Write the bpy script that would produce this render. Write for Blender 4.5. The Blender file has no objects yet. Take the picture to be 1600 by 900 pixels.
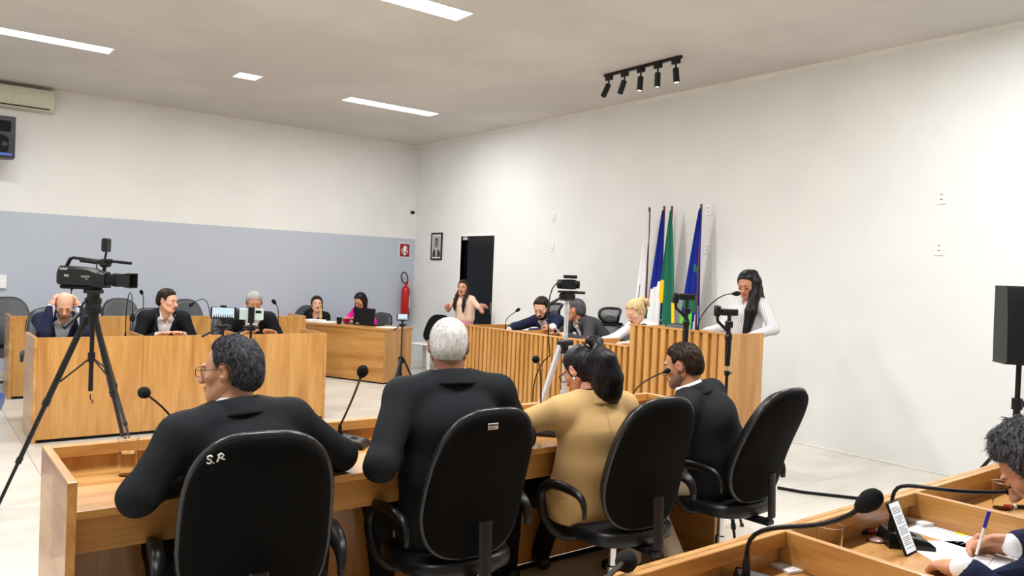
import bpy, math, random
import numpy as np
from mathutils import Vector, Matrix
C = bpy.context.scene.collection
rnd = random.Random(7)
PI = math.pi

# ------------------------------------------------------------------ camera
FPX, YAW, PITCH, ROLL, CAMZ = 1214.19, 0.6611, -0.0161, 0.0395, 1.6
def cam_axes():
    cy, sy, cp, sp = math.cos(YAW), math.sin(YAW), math.cos(PITCH), math.sin(PITCH)
    f = np.array([sy*cp, cy*cp, sp]); r = np.array([cy, -sy, 0.0]); u = np.cross(r, f)
    cr, sr = math.cos(ROLL), math.sin(ROLL)
    return cr*r+sr*u, -sr*r+cr*u, f
AX = cam_axes()
cam = bpy.data.objects.new('camera', bpy.data.cameras.new('camera')); C.objects.link(cam)
cam.data.sensor_width = 36; cam.data.lens = FPX/1600*36; cam.data.clip_start = .05
r_, u_, f_ = AX
cam.matrix_world = Matrix(((r_[0], u_[0], -f_[0], 0), (r_[1], u_[1], -f_[1], 0), (r_[2], u_[2], -f_[2], CAMZ), (0, 0, 0, 1)))
bpy.context.scene.camera = cam
def ray(px, py): return AX[0]*((px-800)/FPX) - AX[1]*((py-450)/FPX) + AX[2]
O_ = np.array([0, 0, CAMZ])
def atz(px, py, z): d = ray(px, py); return O_ + d*((z-CAMZ)/d[2])
def atx(px, py, x): d = ray(px, py); return O_ + d*(x/d[0])
def aty(px, py, y): d = ray(px, py); return O_ + d*(y/d[1])
def atd(px, py, dep): return O_ + ray(px, py)*dep

# ------------------------------------------------------------------ view, world
sc = bpy.context.scene
sc.view_settings.view_transform = 'Standard'; sc.view_settings.look = 'None'
sc.view_settings.exposure = 0.05; sc.view_settings.gamma = 1.0
w = bpy.data.worlds.new('world'); sc.world = w; w.use_nodes = True
w.node_tree.nodes['Background'].inputs[0].default_value = (.9, .95, 1, 1)
w.node_tree.nodes['Background'].inputs[1].default_value = .05
PANEL_POWER, SPOT_POWER, DOWN_POWER = 72.0, 100.0, 24.0
RX, RY, RZ = 7.213, 12.173, 3.85          # right wall, back wall, ceiling
LX, FY = -2.6, -3.4                        # left wall, front wall (behind the camera)

# ------------------------------------------------------------------ materials
def srgb(r, g, b):
    f = lambda c: c/255/12.92 if c/255 <= .04045 else ((c/255+.055)/1.055)**2.4
    return (f(r), f(g), f(b), 1)
def new_mat(name, col=(.5, .5, .5, 1), rough=.5, metal=0, **kw):
    m = bpy.data.materials.new(name); m.use_nodes = True
    b = m.node_tree.nodes['Principled BSDF']
    b.inputs['Base Color'].default_value = col; b.inputs['Roughness'].default_value = rough; b.inputs['Metallic'].default_value = metal
    for k, v in kw.items(): b.inputs[k.replace('_', ' ')].default_value = v
    return m
def N(m, t, **kw):
    n = m.node_tree.nodes.new(t)
    for k, v in kw.items():
        if k in n.inputs: n.inputs[k].default_value = v
        else: setattr(n, k, v)
    return n
def L(m, a, b): m.node_tree.links.new(a, b)
def coords(m, scale, kind='Object', rand=False):
    tc = N(m, 'ShaderNodeTexCoord'); mp = N(m, 'ShaderNodeMapping'); mp.inputs['Scale'].default_value = scale
    L(m, tc.outputs[kind], mp.inputs[0])
    if rand:
        oi = N(m, 'ShaderNodeObjectInfo'); mu = N(m, 'ShaderNodeMath', operation='MULTIPLY'); mu.inputs[1].default_value = 40
        L(m, oi.outputs['Random'], mu.inputs[0]); cb = N(m, 'ShaderNodeCombineXYZ')
        for i in range(3): L(m, mu.outputs[0], cb.inputs[i])
        L(m, cb.outputs[0], mp.inputs['Location'])
    return mp.outputs[0]
def ramp(m, fac, stops):
    r = N(m, 'ShaderNodeValToRGB'); e = r.color_ramp.elements
    while len(e) < len(stops): e.new(.5)
    for i, (p, c) in enumerate(stops): e[i].position = p; e[i].color = c
    L(m, fac, r.inputs[0]); return r.outputs[0]
def bump(m, h, strength, dist=.01):
    b = N(m, 'ShaderNodeBump'); b.inputs['Strength'].default_value = strength; b.inputs['Distance'].default_value = dist
    L(m, h, b.inputs['Height']); L(m, b.outputs[0], m.node_tree.nodes['Principled BSDF'].inputs['Normal'])
def noisy(name, c1, c2, scale=(30, 30, 30), rough=.5, bs=0, bd=.002, detail=4, nscale=1, rand=False, kind='Object', lo=.35, hi=.65, **kw):
    m = new_mat(name, c1, rough, **kw); n = N(m, 'ShaderNodeTexNoise', Scale=nscale, Detail=detail)
    L(m, coords(m, scale, kind, rand), n.inputs['Vector'])
    L(m, ramp(m, n.outputs[0], [(lo, c1), (hi, c2)]), m.node_tree.nodes['Principled BSDF'].inputs['Base Color'])
    if bs: bump(m, n.outputs[0], bs, bd)
    return m
def spec(m, v): m.node_tree.nodes['Principled BSDF'].inputs['Specular IOR Level'].default_value = v; return m
def wood(name, axis, c1, c2, c3, rough=.32):
    m = new_mat(name, c2, rough); m.node_tree.nodes['Principled BSDF'].inputs['Coat Weight'].default_value = .25
    s = [9, 9, 9]; s[axis] = .9
    f = [160, 160, 160]; f[axis] = 5
    n1 = N(m, 'ShaderNodeTexNoise', Scale=1.0, Detail=5, Distortion=.9); L(m, coords(m, s, rand=True), n1.inputs['Vector'])
    n2 = N(m, 'ShaderNodeTexNoise', Scale=1.0, Detail=2); L(m, coords(m, f, rand=True), n2.inputs['Vector'])
    col = ramp(m, n1.outputs[0], [(.3, c1), (.5, c2), (.7, c3)])
    mx = N(m, 'ShaderNodeMix', data_type='RGBA', blend_type='MULTIPLY'); mx.inputs[0].default_value = .30
    L(m, col, mx.inputs[6]); L(m, ramp(m, n2.outputs[0], [(.35, (.55, .5, .45, 1)), (.6, (1, 1, 1, 1))]), mx.inputs[7])
    L(m, mx.outputs[2], m.node_tree.nodes['Principled BSDF'].inputs['Base Color'])
    bump(m, n2.outputs[0], .08, .001)
    return m
WC = (srgb(172, 119, 60), srgb(195, 143, 78), srgb(206, 158, 93))
WX, WY, WZ = wood('oak_grain_x', 0, *WC), wood('oak_grain_y', 1, *WC), wood('oak_grain_z', 2, *WC)
WE = wood('oak_edge_banding', 0, srgb(206, 162, 98), srgb(214, 172, 108), srgb(222, 182, 118))
PAL = noisy('wall_paint', srgb(225, 226, 225), srgb(230, 231, 229), (1.5, 1.5, 1.5), .7, .06, .004, 6)
CEIL = noisy('ceiling_paint', srgb(202, 197, 193), srgb(211, 206, 201), (.7, .7, .7), .75, .05, .004, 6, lo=.45, hi=.6)
TRIM = noisy('plaster_trim', srgb(224, 220, 212), srgb(230, 227, 220), (3, 3, 3), .7)
def wall_two_tone():
    m = noisy('two_tone_wall_paint', srgb(226, 226, 223), srgb(231, 231, 228), (1.5, 1.5, 1.5), .65, .06, .004, 6)
    b = m.node_tree.nodes['Principled BSDF']; src = b.inputs['Base Color'].links[0].from_socket
    g = N(m, 'ShaderNodeNewGeometry'); sx = N(m, 'ShaderNodeSeparateXYZ'); L(m, g.outputs['Position'], sx.inputs[0])
    lt = N(m, 'ShaderNodeMath', operation='LESS_THAN'); lt.inputs[1].default_value = 2.184; L(m, sx.outputs[2], lt.inputs[0])
    mx = N(m, 'ShaderNodeMix', data_type='RGBA'); L(m, lt.outputs[0], mx.inputs[0]); L(m, src, mx.inputs[6]); mx.inputs[7].default_value = srgb(182, 190, 203)
    L(m, mx.outputs[2], b.inputs['Base Color']); return m
WALL2 = wall_two_tone()
TILE = noisy('porcelain_tile', srgb(196, 192, 182), srgb(216, 213, 205), (1.2, 3.5, 1), .28, detail=7, rand=True, lo=.3, hi=.7)
GROUT = new_mat('grout', srgb(150, 146, 138), .8)
BLACK = noisy('black_plastic', (.005, .005, .006, 1), (.009, .009, .010, 1), (60, 60, 60), .38, Specular_IOR_Level=.3)
BLACKM = noisy('matte_black', (.008, .008, .009, 1), (.014, .014, .015, 1), (200, 200, 200), .75, .1, Specular_IOR_Level=.12)
RIM = new_mat('glossy_black_rim', (.02, .02, .022, 1), .22)
SHELL = noisy('chair_back_cloth', (.0035, .0035, .004, 1), (.006, .006, .0065, 1), (500, 500, 500), .8, .2, .001, detail=1, Specular_IOR_Level=.08)
LEATHER = noisy('black_leather', (.006, .0065, .008, 1), (.010, .011, .013, 1), (90, 90, 90), .36, .15, .001, Specular_IOR_Level=.35)
GREYLEA = noisy('grey_leather', (.045, .05, .058, 1), (.062, .068, .076, 1), (60, 60, 60), .42, .1, .001)
MESHF = noisy('grey_mesh_fabric', (.10, .105, .115, 1), (.16, .165, .175, 1), (300, 300, 300), .7, .3, .001, detail=0)
CHROME = new_mat('chrome', (.75, .76, .78, 1), .18, 1)
ALU = noisy('silver_aluminium', (.62, .63, .65, 1), (.72, .73, .75, 1), (40, 40, 40), .35, metal=.6)
WHITEP = noisy('white_plastic', srgb(232, 232, 230), srgb(240, 240, 238), (20, 20, 20), .4)
CREAMP = noisy('cream_plastic', srgb(206, 203, 180), srgb(214, 211, 190), (20, 20, 20), .45)
BLUEP = noisy('blue_plastic', srgb(28, 72, 140), srgb(34, 82, 152), (20, 20, 20), .4)
RED = noisy('red_enamel', srgb(168, 14, 22), srgb(186, 20, 28), (10, 10, 10), .25)
SIGNRED = new_mat('sign_red', srgb(150, 22, 34), .5)
PAPER = noisy('white_paper', srgb(236, 236, 236), srgb(244, 244, 244), (15, 15, 15), .8)
INK = new_mat('ink', srgb(140, 148, 165), .8)
INKD = new_mat('dark_print', srgb(35, 38, 44), .7)
YELLOW = new_mat('highlighter_yellow', srgb(228, 240, 20), .6)
LBLUE = new_mat('label_blue', srgb(60, 90, 170), .5)
GREEN = new_mat('label_green', srgb(30, 110, 70), .5)
FOAM = noisy('microphone_foam', (.008, .008, .009, 1), (.02, .02, .021, 1), (700, 700, 700), .95, .5, .001, detail=1, Specular_IOR_Level=.1)
BLUEINK = new_mat('blue_pen_cap', srgb(40, 40, 170), .35)
GLASS = new_mat('clear_glass', (1, 1, 1, 1), .03, Transmission_Weight=1, IOR=1.2)
WATER = new_mat('water', (.97, .98, 1, 1), .02, Transmission_Weight=1, IOR=1.25)
LENSG = new_mat('spectacle_lens', (1, 1, 1, 1), .02, Transmission_Weight=1, IOR=1.05)
DARKGLASS = new_mat('dark_door_glass', (.003, .004, .006, 1), .04, Specular_IOR_Level=.22)
def emit(name, col, s):
    m = new_mat(name, (0, 0, 0, 1), .5); b = m.node_tree.nodes['Principled BSDF']
    b.inputs['Emission Color'].default_value = col; b.inputs['Emission Strength'].default_value = s; return m
LED = emit('led_diffuser', (1, .985, .96, 1), 6.0)
LAMP = emit('spot_lens', (1, .96, .88, 1), 14.0)
SCREEN = emit('lit_screen', srgb(214, 236, 246), .95)
SCREENW = emit('lit_screen_white', srgb(245, 245, 245), .95)
def fabric(name, c1, c2, fine=350, rough=.85, bs=.15):
    return noisy(name, c1, c2, (fine, fine, fine), rough, bs, .001, detail=2, Specular_IOR_Level=.1)
SUITK = fabric('black_suit', (.0095, .011, .014, 1), (.0150, .0170, .0205, 1), 350, .7, .2)
SUITN = fabric('navy_suit', srgb(30, 34, 56), srgb(42, 47, 72))
SUITG = fabric('charcoal_suit', srgb(48, 48, 52), srgb(64, 64, 68))
BEIGE = fabric('camel_wool', srgb(192, 158, 108), srgb(196, 162, 112), 250)
KHAKI = fabric('khaki_cotton', srgb(178, 165, 142), srgb(190, 178, 156))
SHIRTW = fabric('white_cotton', srgb(226, 226, 230), srgb(238, 238, 240))
SHIRTL = fabric('light_blue_cotton', srgb(196, 208, 226), srgb(210, 220, 234))
BLUSH = fabric('blush_blouse', srgb(222, 188, 166), srgb(232, 202, 182), 120)
PINKS = fabric('pink_skirt', srgb(214, 140, 152), srgb(224, 156, 166), 120)
MAGENTA = fabric('magenta_knit', srgb(206, 24, 138), srgb(222, 40, 152), 180)
BLACKT = fabric('black_cloth', (.007, .007, .008, 1), (.012, .012, .013, 1))
def striped():
    m = fabric('grey_striped_cotton', srgb(206, 204, 206), srgb(206, 204, 206)); b = m.node_tree.nodes['Principled BSDF']
    wv = N(m, 'ShaderNodeTexWave', Scale=26, Distortion=.6); wv.bands_direction = 'DIAGONAL'
    L(m, coords(m, (1, 1, .25)), wv.inputs['Vector']); L(m, ramp(m, wv.outputs[0], [(.25, srgb(184, 182, 186)), (.6, srgb(218, 216, 218))]), b.inputs['Base Color']); return m
STRIPE = striped()
def skin(name, c1, c2):
    return noisy(name, srgb(*c1), srgb(*c2), (22, 22, 22), .5, .05, .001, detail=5, Subsurface_Weight=.06, Subsurface_Scale=.01)
SK_TAN = skin('skin_tan', (176, 122, 92), (192, 138, 106)); SK_BRN = skin('skin_brown', (128, 82, 60), (146, 96, 72))
SK_LGT = skin('skin_light', (212, 164, 136), (224, 178, 152)); SK_MID = skin('skin_medium', (190, 132, 104), (206, 148, 120))
LIP = new_mat('lips', srgb(172, 100, 88), .5); LIPR = new_mat('lips_rose', srgb(170, 88, 84), .45)
EYEW = new_mat('eye_white', srgb(190, 184, 178), .3); IRIS = new_mat('iris', srgb(40, 26, 18), .15)
def hairm(name, c1, c2, rough=.45, s=(130, 130, 30)):
    return noisy(name, srgb(*c1), srgb(*c2), s, rough, .5, .002, detail=3, Specular_IOR_Level=.18)
H_BLK = hairm('black_hair', (10, 9, 10), (28, 26, 28), .38); H_BRN = hairm('brown_hair', (34, 24, 18), (58, 42, 32))
H_WHT = hairm('white_hair', (196, 194, 192), (236, 235, 233), .6); H_GRY = hairm('grey_hair', (118, 116, 114), (196, 195, 193), .6)
H_SAP = hairm('salt_and_pepper_hair', (16, 16, 21), (92, 92, 100), .55, (160, 160, 60))
H_CRL = hairm('curly_grey_hair', (30, 30, 36), (132, 131, 136), .55, (120, 120, 60))
H_BLD = hairm('blonde_hair', (150, 122, 82), (212, 186, 142), .5); H_DKB = hairm('dark_brown_hair', (26, 18, 15), (46, 33, 27))
H_LTB = hairm('dark_blonde_hair', (150, 116, 72), (206, 176, 122), .5)
FG_W = fabric('white_flag_cloth', srgb(226, 226, 230), srgb(236, 236, 240), 200); FG_B = fabric('blue_flag_cloth', srgb(24, 38, 128), srgb(30, 46, 142), 200)
FG_G = fabric('green_flag_cloth', srgb(34, 100, 78), srgb(42, 112, 88), 200); FG_Y = fabric('yellow_flag_cloth', srgb(240, 196, 24), srgb(250, 208, 40), 200)
FG_LG = fabric('light_green_flag_cloth', srgb(92, 196, 66), srgb(104, 206, 76), 200); FG_R = fabric('red_flag_cloth', srgb(200, 30, 40), srgb(210, 40, 50), 200)
FG_N = fabric('navy_flag_cloth', srgb(22, 28, 84), srgb(28, 36, 98), 200)
POLEW = noisy('pole_wood', srgb(86, 44, 34), srgb(104, 56, 42), (60, 60, 5), .45)

# ------------------------------------------------------------------ mesh builder
def V3(*a): return np.array(a, float)
def norm(v):
    v = np.asarray(v, float); n = np.linalg.norm(v); return v/n if n > 1e-9 else v
def rotz(a): c, s = math.cos(a), math.sin(a); return np.array([[c, -s, 0], [s, c, 0], [0, 0, 1.]])
def rotx(a): c, s = math.cos(a), math.sin(a); return np.array([[1., 0, 0], [0, c, -s], [0, s, c]])
def roty(a): c, s = math.cos(a), math.sin(a); return np.array([[c, 0, s], [0, 1., 0], [-s, 0, c]])
def frame(z, up=(0, 0, 1)):
    z = norm(z); x = np.cross(up, z)
    if np.linalg.norm(x) < 1e-4: x = np.cross((0, 1, 0), z)
    x = norm(x); return np.stack([x, np.cross(z, x), z], 1)
class MB:
    def __init__(s): s.v, s.f, s.m, s.cur = [], [], [], 0
    def add(s, vs, fs, R=None, o=None):
        k = len(s.v)
        vs = np.asarray(vs, float)
        if R is not None: vs = vs @ np.asarray(R).T
        if o is not None: vs = vs + np.asarray(o)
        s.v.extend(map(tuple, vs)); s.f.extend([tuple(i+k for i in f) for f in fs]); s.m.extend([s.cur]*len(fs)); return s
    def mat(s, i): s.cur = i; return s
    def box(s, x0, x1, y0, y1, z0, z1, b=.002, R=None, o=None):
        h = np.array([x1-x0, y1-y0, z1-z0])/2; c = np.array([x0+x1, y0+y1, z0+z1])/2; b = min(b, h.min()*.6)
        vs, ix = [], {}
        for sx in (-1, 1):
            for sy in (-1, 1):
                for sz in (-1, 1):
                    for a in range(3):
                        p = np.array([sx, sy, sz])*(h-b); p[a] = (sx, sy, sz)[a]*h[a]; ix[sx, sy, sz, a] = len(vs); vs.append(p+c)
        fs = []
        for a in range(3):
            u, v = (a+1) % 3, (a+2) % 3
            for sg in (-1, 1):
                q = []
                for su, sv in ((-1, -1), (1, -1), (1, 1), (-1, 1)):
                    t = [0, 0, 0]; t[a], t[u], t[v] = sg, su, sv; q.append(ix[(*t, a)])
                fs.append(q if sg > 0 else q[::-1])
            for su in (-1, 1):
                for sv in (-1, 1):
                    t0, t1 = [0]*3, [0]*3; t0[a], t1[a] = -1, 1
                    for t in (t0, t1): t[u], t[v] = su, sv
                    q = [ix[(*t0, u)], ix[(*t1, u)], ix[(*t1, v)], ix[(*t0, v)]]; fs.append(q if su*sv < 0 else q[::-1])
        for sx in (-1, 1):
            for sy in (-1, 1):
                for sz in (-1, 1):
                    q = [ix[sx, sy, sz, 0], ix[sx, sy, sz, 1], ix[sx, sy, sz, 2]]; fs.append(q if sx*sy*sz > 0 else q[::-1])
        return s.add(vs, fs, R, o)
    def tube(s, pts, r, n=8, flat=1, up=(0, 0, 1), closed=False, R=None, o=None):
        pts = [np.asarray(p, float) for p in pts]; m = len(pts)
        rs = [r]*m if np.isscalar(r) else r
        vs, fs = [], []; x = None
        for i in range(m):
            if closed: t = norm(pts[(i+1) % m]-pts[i-1])
            else: t = norm(pts[min(i+1, m-1)]-pts[max(i-1, 0)])
            if x is None:
                x = np.cross(up, t); x = norm(x) if np.linalg.norm(x) > 1e-3 else norm(np.cross((0, 1, .01), t))
            x = norm(x - t*np.dot(x, t)); y = np.cross(t, x)
            for k in range(n):
                a = 2*PI*k/n; vs.append(pts[i]+x*math.cos(a)*rs[i]+y*math.sin(a)*rs[i]*flat)
        for i in range(m if closed else m-1):
            for k in range(n):
                a, b = i*n+k, i*n+(k+1) % n; c, d = ((i+1) % m)*n+(k+1) % n, ((i+1) % m)*n+k; fs.append((a, b, c, d))
        if not closed: fs.append(tuple(range(n))[::-1]); fs.append(tuple((m-1)*n+k for k in range(n)))
        return s.add(vs, fs, R, o)
    def lathe(s, prof, n=20, R=None, o=None):
        vs, fs = [], []
        for r, z in prof:
            for k in range(n): a = 2*PI*k/n; vs.append((r*math.cos(a), r*math.sin(a), z))
        for i in range(len(prof)-1):
            for k in range(n):
                a, b = i*n+k, i*n+(k+1) % n; fs.append((a, b, b+n, a+n))
        if prof[0][0] > 1e-5: fs.append(tuple(range(n))[::-1])
        if prof[-1][0] > 1e-5: fs.append(tuple((len(prof)-1)*n+k for k in range(n)))
        return s.add(vs, fs, R, o)
    def ball(s, c, r, n=12, R=None):
        r = [r]*3 if np.isscalar(r) else r; vs, fs = [], []; m = max(4, n//2)
        for i in range(m+1):
            t = PI*i/m; st = max(math.sin(t), 1e-4)
            for k in range(n): a = 2*PI*k/n; vs.append((r[0]*st*math.cos(a), r[1]*st*math.sin(a), -r[2]*math.cos(t)))
        for i in range(m):
            for k in range(n): a, b = i*n+k, i*n+(k+1) % n; fs.append((a, b, b+n, a+n))
        return s.add(vs, fs, R, c)
    def prism(s, out, z0, z1, R=None, o=None, b=0):
        n = len(out); out = np.asarray(out, float); A = .5*sum(out[i][0]*out[(i+1) % n][1]-out[(i+1) % n][0]*out[i][1] for i in range(n))
        if A < 0: out = out[::-1]
        c = out.mean(0); rings = [(1, z0), (1, z1)] if not b else [(1-b, z0), (1, z0+b*.1), (1, z1-b*.1), (1-b, z1)]
        vs = [(*(c+(p-c)*k), z) for k, z in rings for p in out]; fs = [tuple(range(n))[::-1], tuple((len(rings)-1)*n+i for i in range(n))]
        for j in range(len(rings)-1):
            for i in range(n): fs.append((j*n+i, j*n+(i+1) % n, (j+1)*n+(i+1) % n, (j+1)*n+i))
        return s.add(vs, fs, R, o)
    def rings(s, rs, cap=True, R=None, o=None):
        n = len(rs[0]); vs = [p for r in rs for p in r]; fs = []
        for j in range(len(rs)-1):
            for i in range(n): fs.append((j*n+i, j*n+(i+1) % n, (j+1)*n+(i+1) % n, (j+1)*n+i))
        if cap: fs.append(tuple(range(n))[::-1]); fs.append(tuple((len(rs)-1)*n+i for i in range(n)))
        return s.add(vs, fs, R, o)
    def build(s, name, mats, parent=None, smooth=35):
        return mesh_obj(name, s.v, s.f, mats, parent, s.m, smooth)
def mesh_obj(name, v, f, mats, parent=None, mi=None, smooth=35, link=True):
    me = bpy.data.meshes.new(name)
    if isinstance(f, np.ndarray):
        nv, nf = len(v), len(f); k = f.shape[1]
        me.vertices.add(nv); me.vertices.foreach_set('co', np.asarray(v, np.float32).ravel())
        me.loops.add(nf*k); me.loops.foreach_set('vertex_index', f.astype(np.int32).ravel())
        me.polygons.add(nf); me.polygons.foreach_set('loop_start', np.arange(0, nf*k, k, dtype=np.int32))
        me.update(calc_edges=True); me.validate()
    else: me.from_pydata(v, [], f)
    for m in (mats if isinstance(mats, (list, tuple)) else [mats]): me.materials.append(m)
    if mi is not None and len(mi) == len(me.polygons): me.polygons.foreach_set('material_index', np.asarray(mi, np.int32))
    if smooth:
        me.polygons.foreach_set('use_smooth', np.ones(len(me.polygons), bool))
        if smooth < 180: me.set_sharp_from_angle(angle=math.radians(smooth))
    me.update()
    o = bpy.data.objects.new(name, me); C.objects.link(o)
    if parent is not None: o.parent = parent
    return o
def tag(o, label, cat, group=None):
    o['label'] = label; o['category'] = cat
    if group: o['group'] = group
    return o
def thing(name, label, cat, loc=(0, 0, 0), rz=0, group=None):
    o = bpy.data.objects.new(name, None); C.objects.link(o); o.empty_display_size = .1
    o.location = tuple(loc); o.rotation_euler = (0, 0, rz); return tag(o, label, cat, group)
def struct(o): o['kind'] = 'structure'; return o
def dup(root, loc, rz, label, group=None):
    r = root.copy(); C.objects.link(r); r.location = tuple(loc); r.rotation_euler = (0, 0, rz); r['label'] = label
    if group: r['group'] = group
    for ch in root.children:
        c = ch.copy(); C.objects.link(c); c.parent = r
        for g in ch.children:
            d = g.copy(); C.objects.link(d); d.parent = c
    return r
def text_mesh(name, txt, size, mat, parent, o, R, ext=.0006):
    cu = bpy.data.curves.new(name, 'FONT'); cu.body = txt; cu.size = size; cu.extrude = ext; cu.align_x = 'CENTER'; cu.align_y = 'CENTER'
    t = bpy.data.objects.new(name, cu); me = bpy.data.meshes.new_from_object(t); bpy.data.objects.remove(t)
    me.materials.clear(); me.materials.append(mat)
    x = bpy.data.objects.new(name, me); C.objects.link(x); x.parent = parent
    R = np.asarray(R); x.matrix_local = Matrix(((*R[0], o[0]), (*R[1], o[1]), (*R[2], o[2]), (0, 0, 0, 1))); return x
def bez(a, b, c, d, n=12):
    a, b, c, d = map(np.asarray, (a, b, c, d)); return [a*(1-t)**3+3*b*t*(1-t)**2+3*c*t*t*(1-t)+d*t**3 for t in np.linspace(0, 1, n)]
def superell(wx, wy, n=3.0, k=28, cx=0, cy=0):
    out = []
    for i in range(k):
        a = 2*PI*i/k; c, s = math.cos(a), math.sin(a)
        out.append((cx+wx*math.copysign(abs(c)**(2/n), c), cy+wy*math.copysign(abs(s)**(2/n), s)))
    return out
STUBBLE = noisy('stubble', srgb(116, 86, 70), srgb(140, 106, 88), (300, 300, 300), .7)
# ------------------------------------------------------------------ room
mb = MB().box(LX-.15, RX+.15, FY-.15, RY+.15, -.25, -.012, 0)
floor = struct(mb.build('floor', GROUT))
P = 1.02; X0, Y0 = .80, 3.45
tile_me = None
for i in range(-4, 8):
    for j in range(-5, 10):
        x0, y0 = X0+i*P, Y0+j*P
        a0, a1, b0, b1 = max(x0, LX), min(x0+P, RX), max(y0, FY), min(y0+P, RY)
        if a1-a0 < .05 or b1-b0 < .05 or (y0 < -1.2): continue
        full = a1-a0 > P-1e-6 and b1-b0 > P-1e-6
        if full and tile_me: o = bpy.data.objects.new('tile', tile_me); C.objects.link(o); o.parent = floor
        else:
            o = MB().box(.0015, a1-a0-.0015, .0015, b1-b0-.0015, -.012, 0, .001).build('tile', TILE, floor)
            if full: tile_me = o.data
        o.location = (a0, b0, 0)
T = .15
struct(MB().box(LX-T, RX+T, RY, RY+T, 0, RZ, 0).build('wall_back', WALL2))
D0, D1, DZ = 9.755, 10.69, 2.21
mb = MB().box(RX, RX+T, FY, D0, 0, RZ, 0).box(RX, RX+T, D1, RY, 0, RZ, 0).box(RX, RX+T, D0, D1, DZ, RZ, 0)
struct(mb.build('wall_right', PAL))
struct(MB().box(LX-T, LX, FY-T, RY, 0, RZ, 0).build('wall_left', PAL))
struct(MB().box(LX, RX+T, FY-T, FY, 0, RZ, 0).build('wall_front', PAL))
ceil = struct(MB().box(LX-T, RX+T, FY-T, RY+T, RZ, RZ+.15, 0).build('ceiling', CEIL))
# plaster cornice and skirting
def cornice(name, a, b, n):
    d = norm(np.array(b)-np.array(a)); n = np.array(n, float); up = V3(0, 0, 1); mbx = MB()
    prof = [(0, 0), (0, -.035), (.012, -.03), (.03, -.016), (.05, -.008), (.055, 0)]
    rs = [[np.array(p)+n*u+up*v for u, v in prof] for p in (a, b)]
    struct(mbx.rings(rs).build(name, TRIM))
cornice('trim_1', (LX, RY, RZ), (RX, RY, RZ), (0, -1, 0)); cornice('trim_2', (RX, FY, RZ), (RX, RY, RZ), (-1, 0, 0))
struct(MB().box(LX, RX, RY-.012, RY, 0, .07, .003).build('baseboard_back', TILE))
struct(MB().box(RX-.010, RX, FY, D0, 0, .012, .003).box(RX-.010, RX, D1, RY, 0, .012, .003).build('baseboard_right', TRIM))
# doorway with dark sliding glass
door = struct(thing('door_1', 'x', 'x')); del door['label'], door['category']
MB().box(RX-.012, RX+T, D0-.03, D0, 0, DZ+.03, .003).box(RX-.012, RX+T, D1, D1+.03, 0, DZ+.03, .003).box(RX-.012, RX+T, D0, D1, DZ, DZ+.03, .003).build('door_frame', WHITEP, door)
MB().box(RX+.07, RX+.082, D0, D1, 0, DZ, .001).build('door_pane', DARKGLASS, door)
MB().tube([(RX+.03, D0+.08, .98), (RX+.03, D0+.08, 1.16)], .012, 10).tube([(RX+.03, D0+.08, 1.0), (RX+.08, D0+.08, 1.0)], .008).tube([(RX+.03, D0+.08, 1.14), (RX+.08, D0+.08, 1.14)], .008).build('door_handle', CHROME, door)
MB().box(RX+.02, RX+.09, D1-.13, D1-.0, DZ-.06, DZ-.0, .006).build('door_hinge', ALU, door)
struct(MB().box(RX+T, RX+T+.03, D0-.1, D1+.1, 0, DZ+.1, 0).build('wall_behind_door', BLACKM))

# raised platform behind the presiding desk
dais = struct(MB().box(5.215, 6.12, 3.88, 5.0, 0, .17, .004).box(5.215, 6.95, 5.0, 9.0, 0, .17, .004).build('floor_dais', TILE))

# ------------------------------------------------------------------ ceiling lamps
LW, LH = 1.36, .26
def led_panel(x0, y0, label, wx=LW, wy=LH, power=PANEL_POWER, group='recessed light panels'):
    t = thing('led_panel_light', label, 'ceiling light', (x0+wx/2, y0+wy/2, RZ), 0, group)
    hx, hy = wx/2, wy/2
    MB().box(-hx-.015, hx+.015, -hy-.015, -hy, -.006, -.0005, .001).box(-hx-.015, hx+.015, hy, hy+.015, -.006, -.0005, .001).box(-hx-.015, -hx, -hy, hy, -.006, -.0005, .001).box(hx, hx+.015, -hy, hy, -.006, -.0005, .001).build('frame', WHITEP, t)
    MB().box(-hx, hx, -hy, hy, -.004, -.0005, .0005).build('diffuser', LED, t)
    li = bpy.data.lights.new('panel_glow', 'AREA'); li.shape = 'RECTANGLE'; li.size, li.size_y = wx, wy; li.energy = power; li.color = (1, .99, .972)
    lo = bpy.data.objects.new('panel_glow', li); C.objects.link(lo); lo.parent = t; lo.location = (0, 0, -.008)
    return t
led_panel(4.52, 9.40, 'recessed white LED strip panel near the far corner of the ceiling')
led_panel(2.44, 5.59, 'recessed white LED strip panel cut by the top edge of the photo')
led_panel(.32, 9.24, 'recessed white LED strip panel at the upper left above the air conditioner')
for x0, y0, s in ((.3, 5.59, 'left of the middle'), (2.44, 1.9, 'over the near desk row'), (.3, 1.9, 'over the tripod side'), (4.7, 1.9, 'near the right wall'), (-1.9, 3.6, 'near the left wall')):
    led_panel(x0, y0, 'recessed white LED strip panel out of frame ' + s)
sq = atz(387, 119, RZ)
led_panel(sq[0]-.13, sq[1]-.13, 'small square recessed downlight between the strip panels', .26, .26, DOWN_POWER, None)
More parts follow.
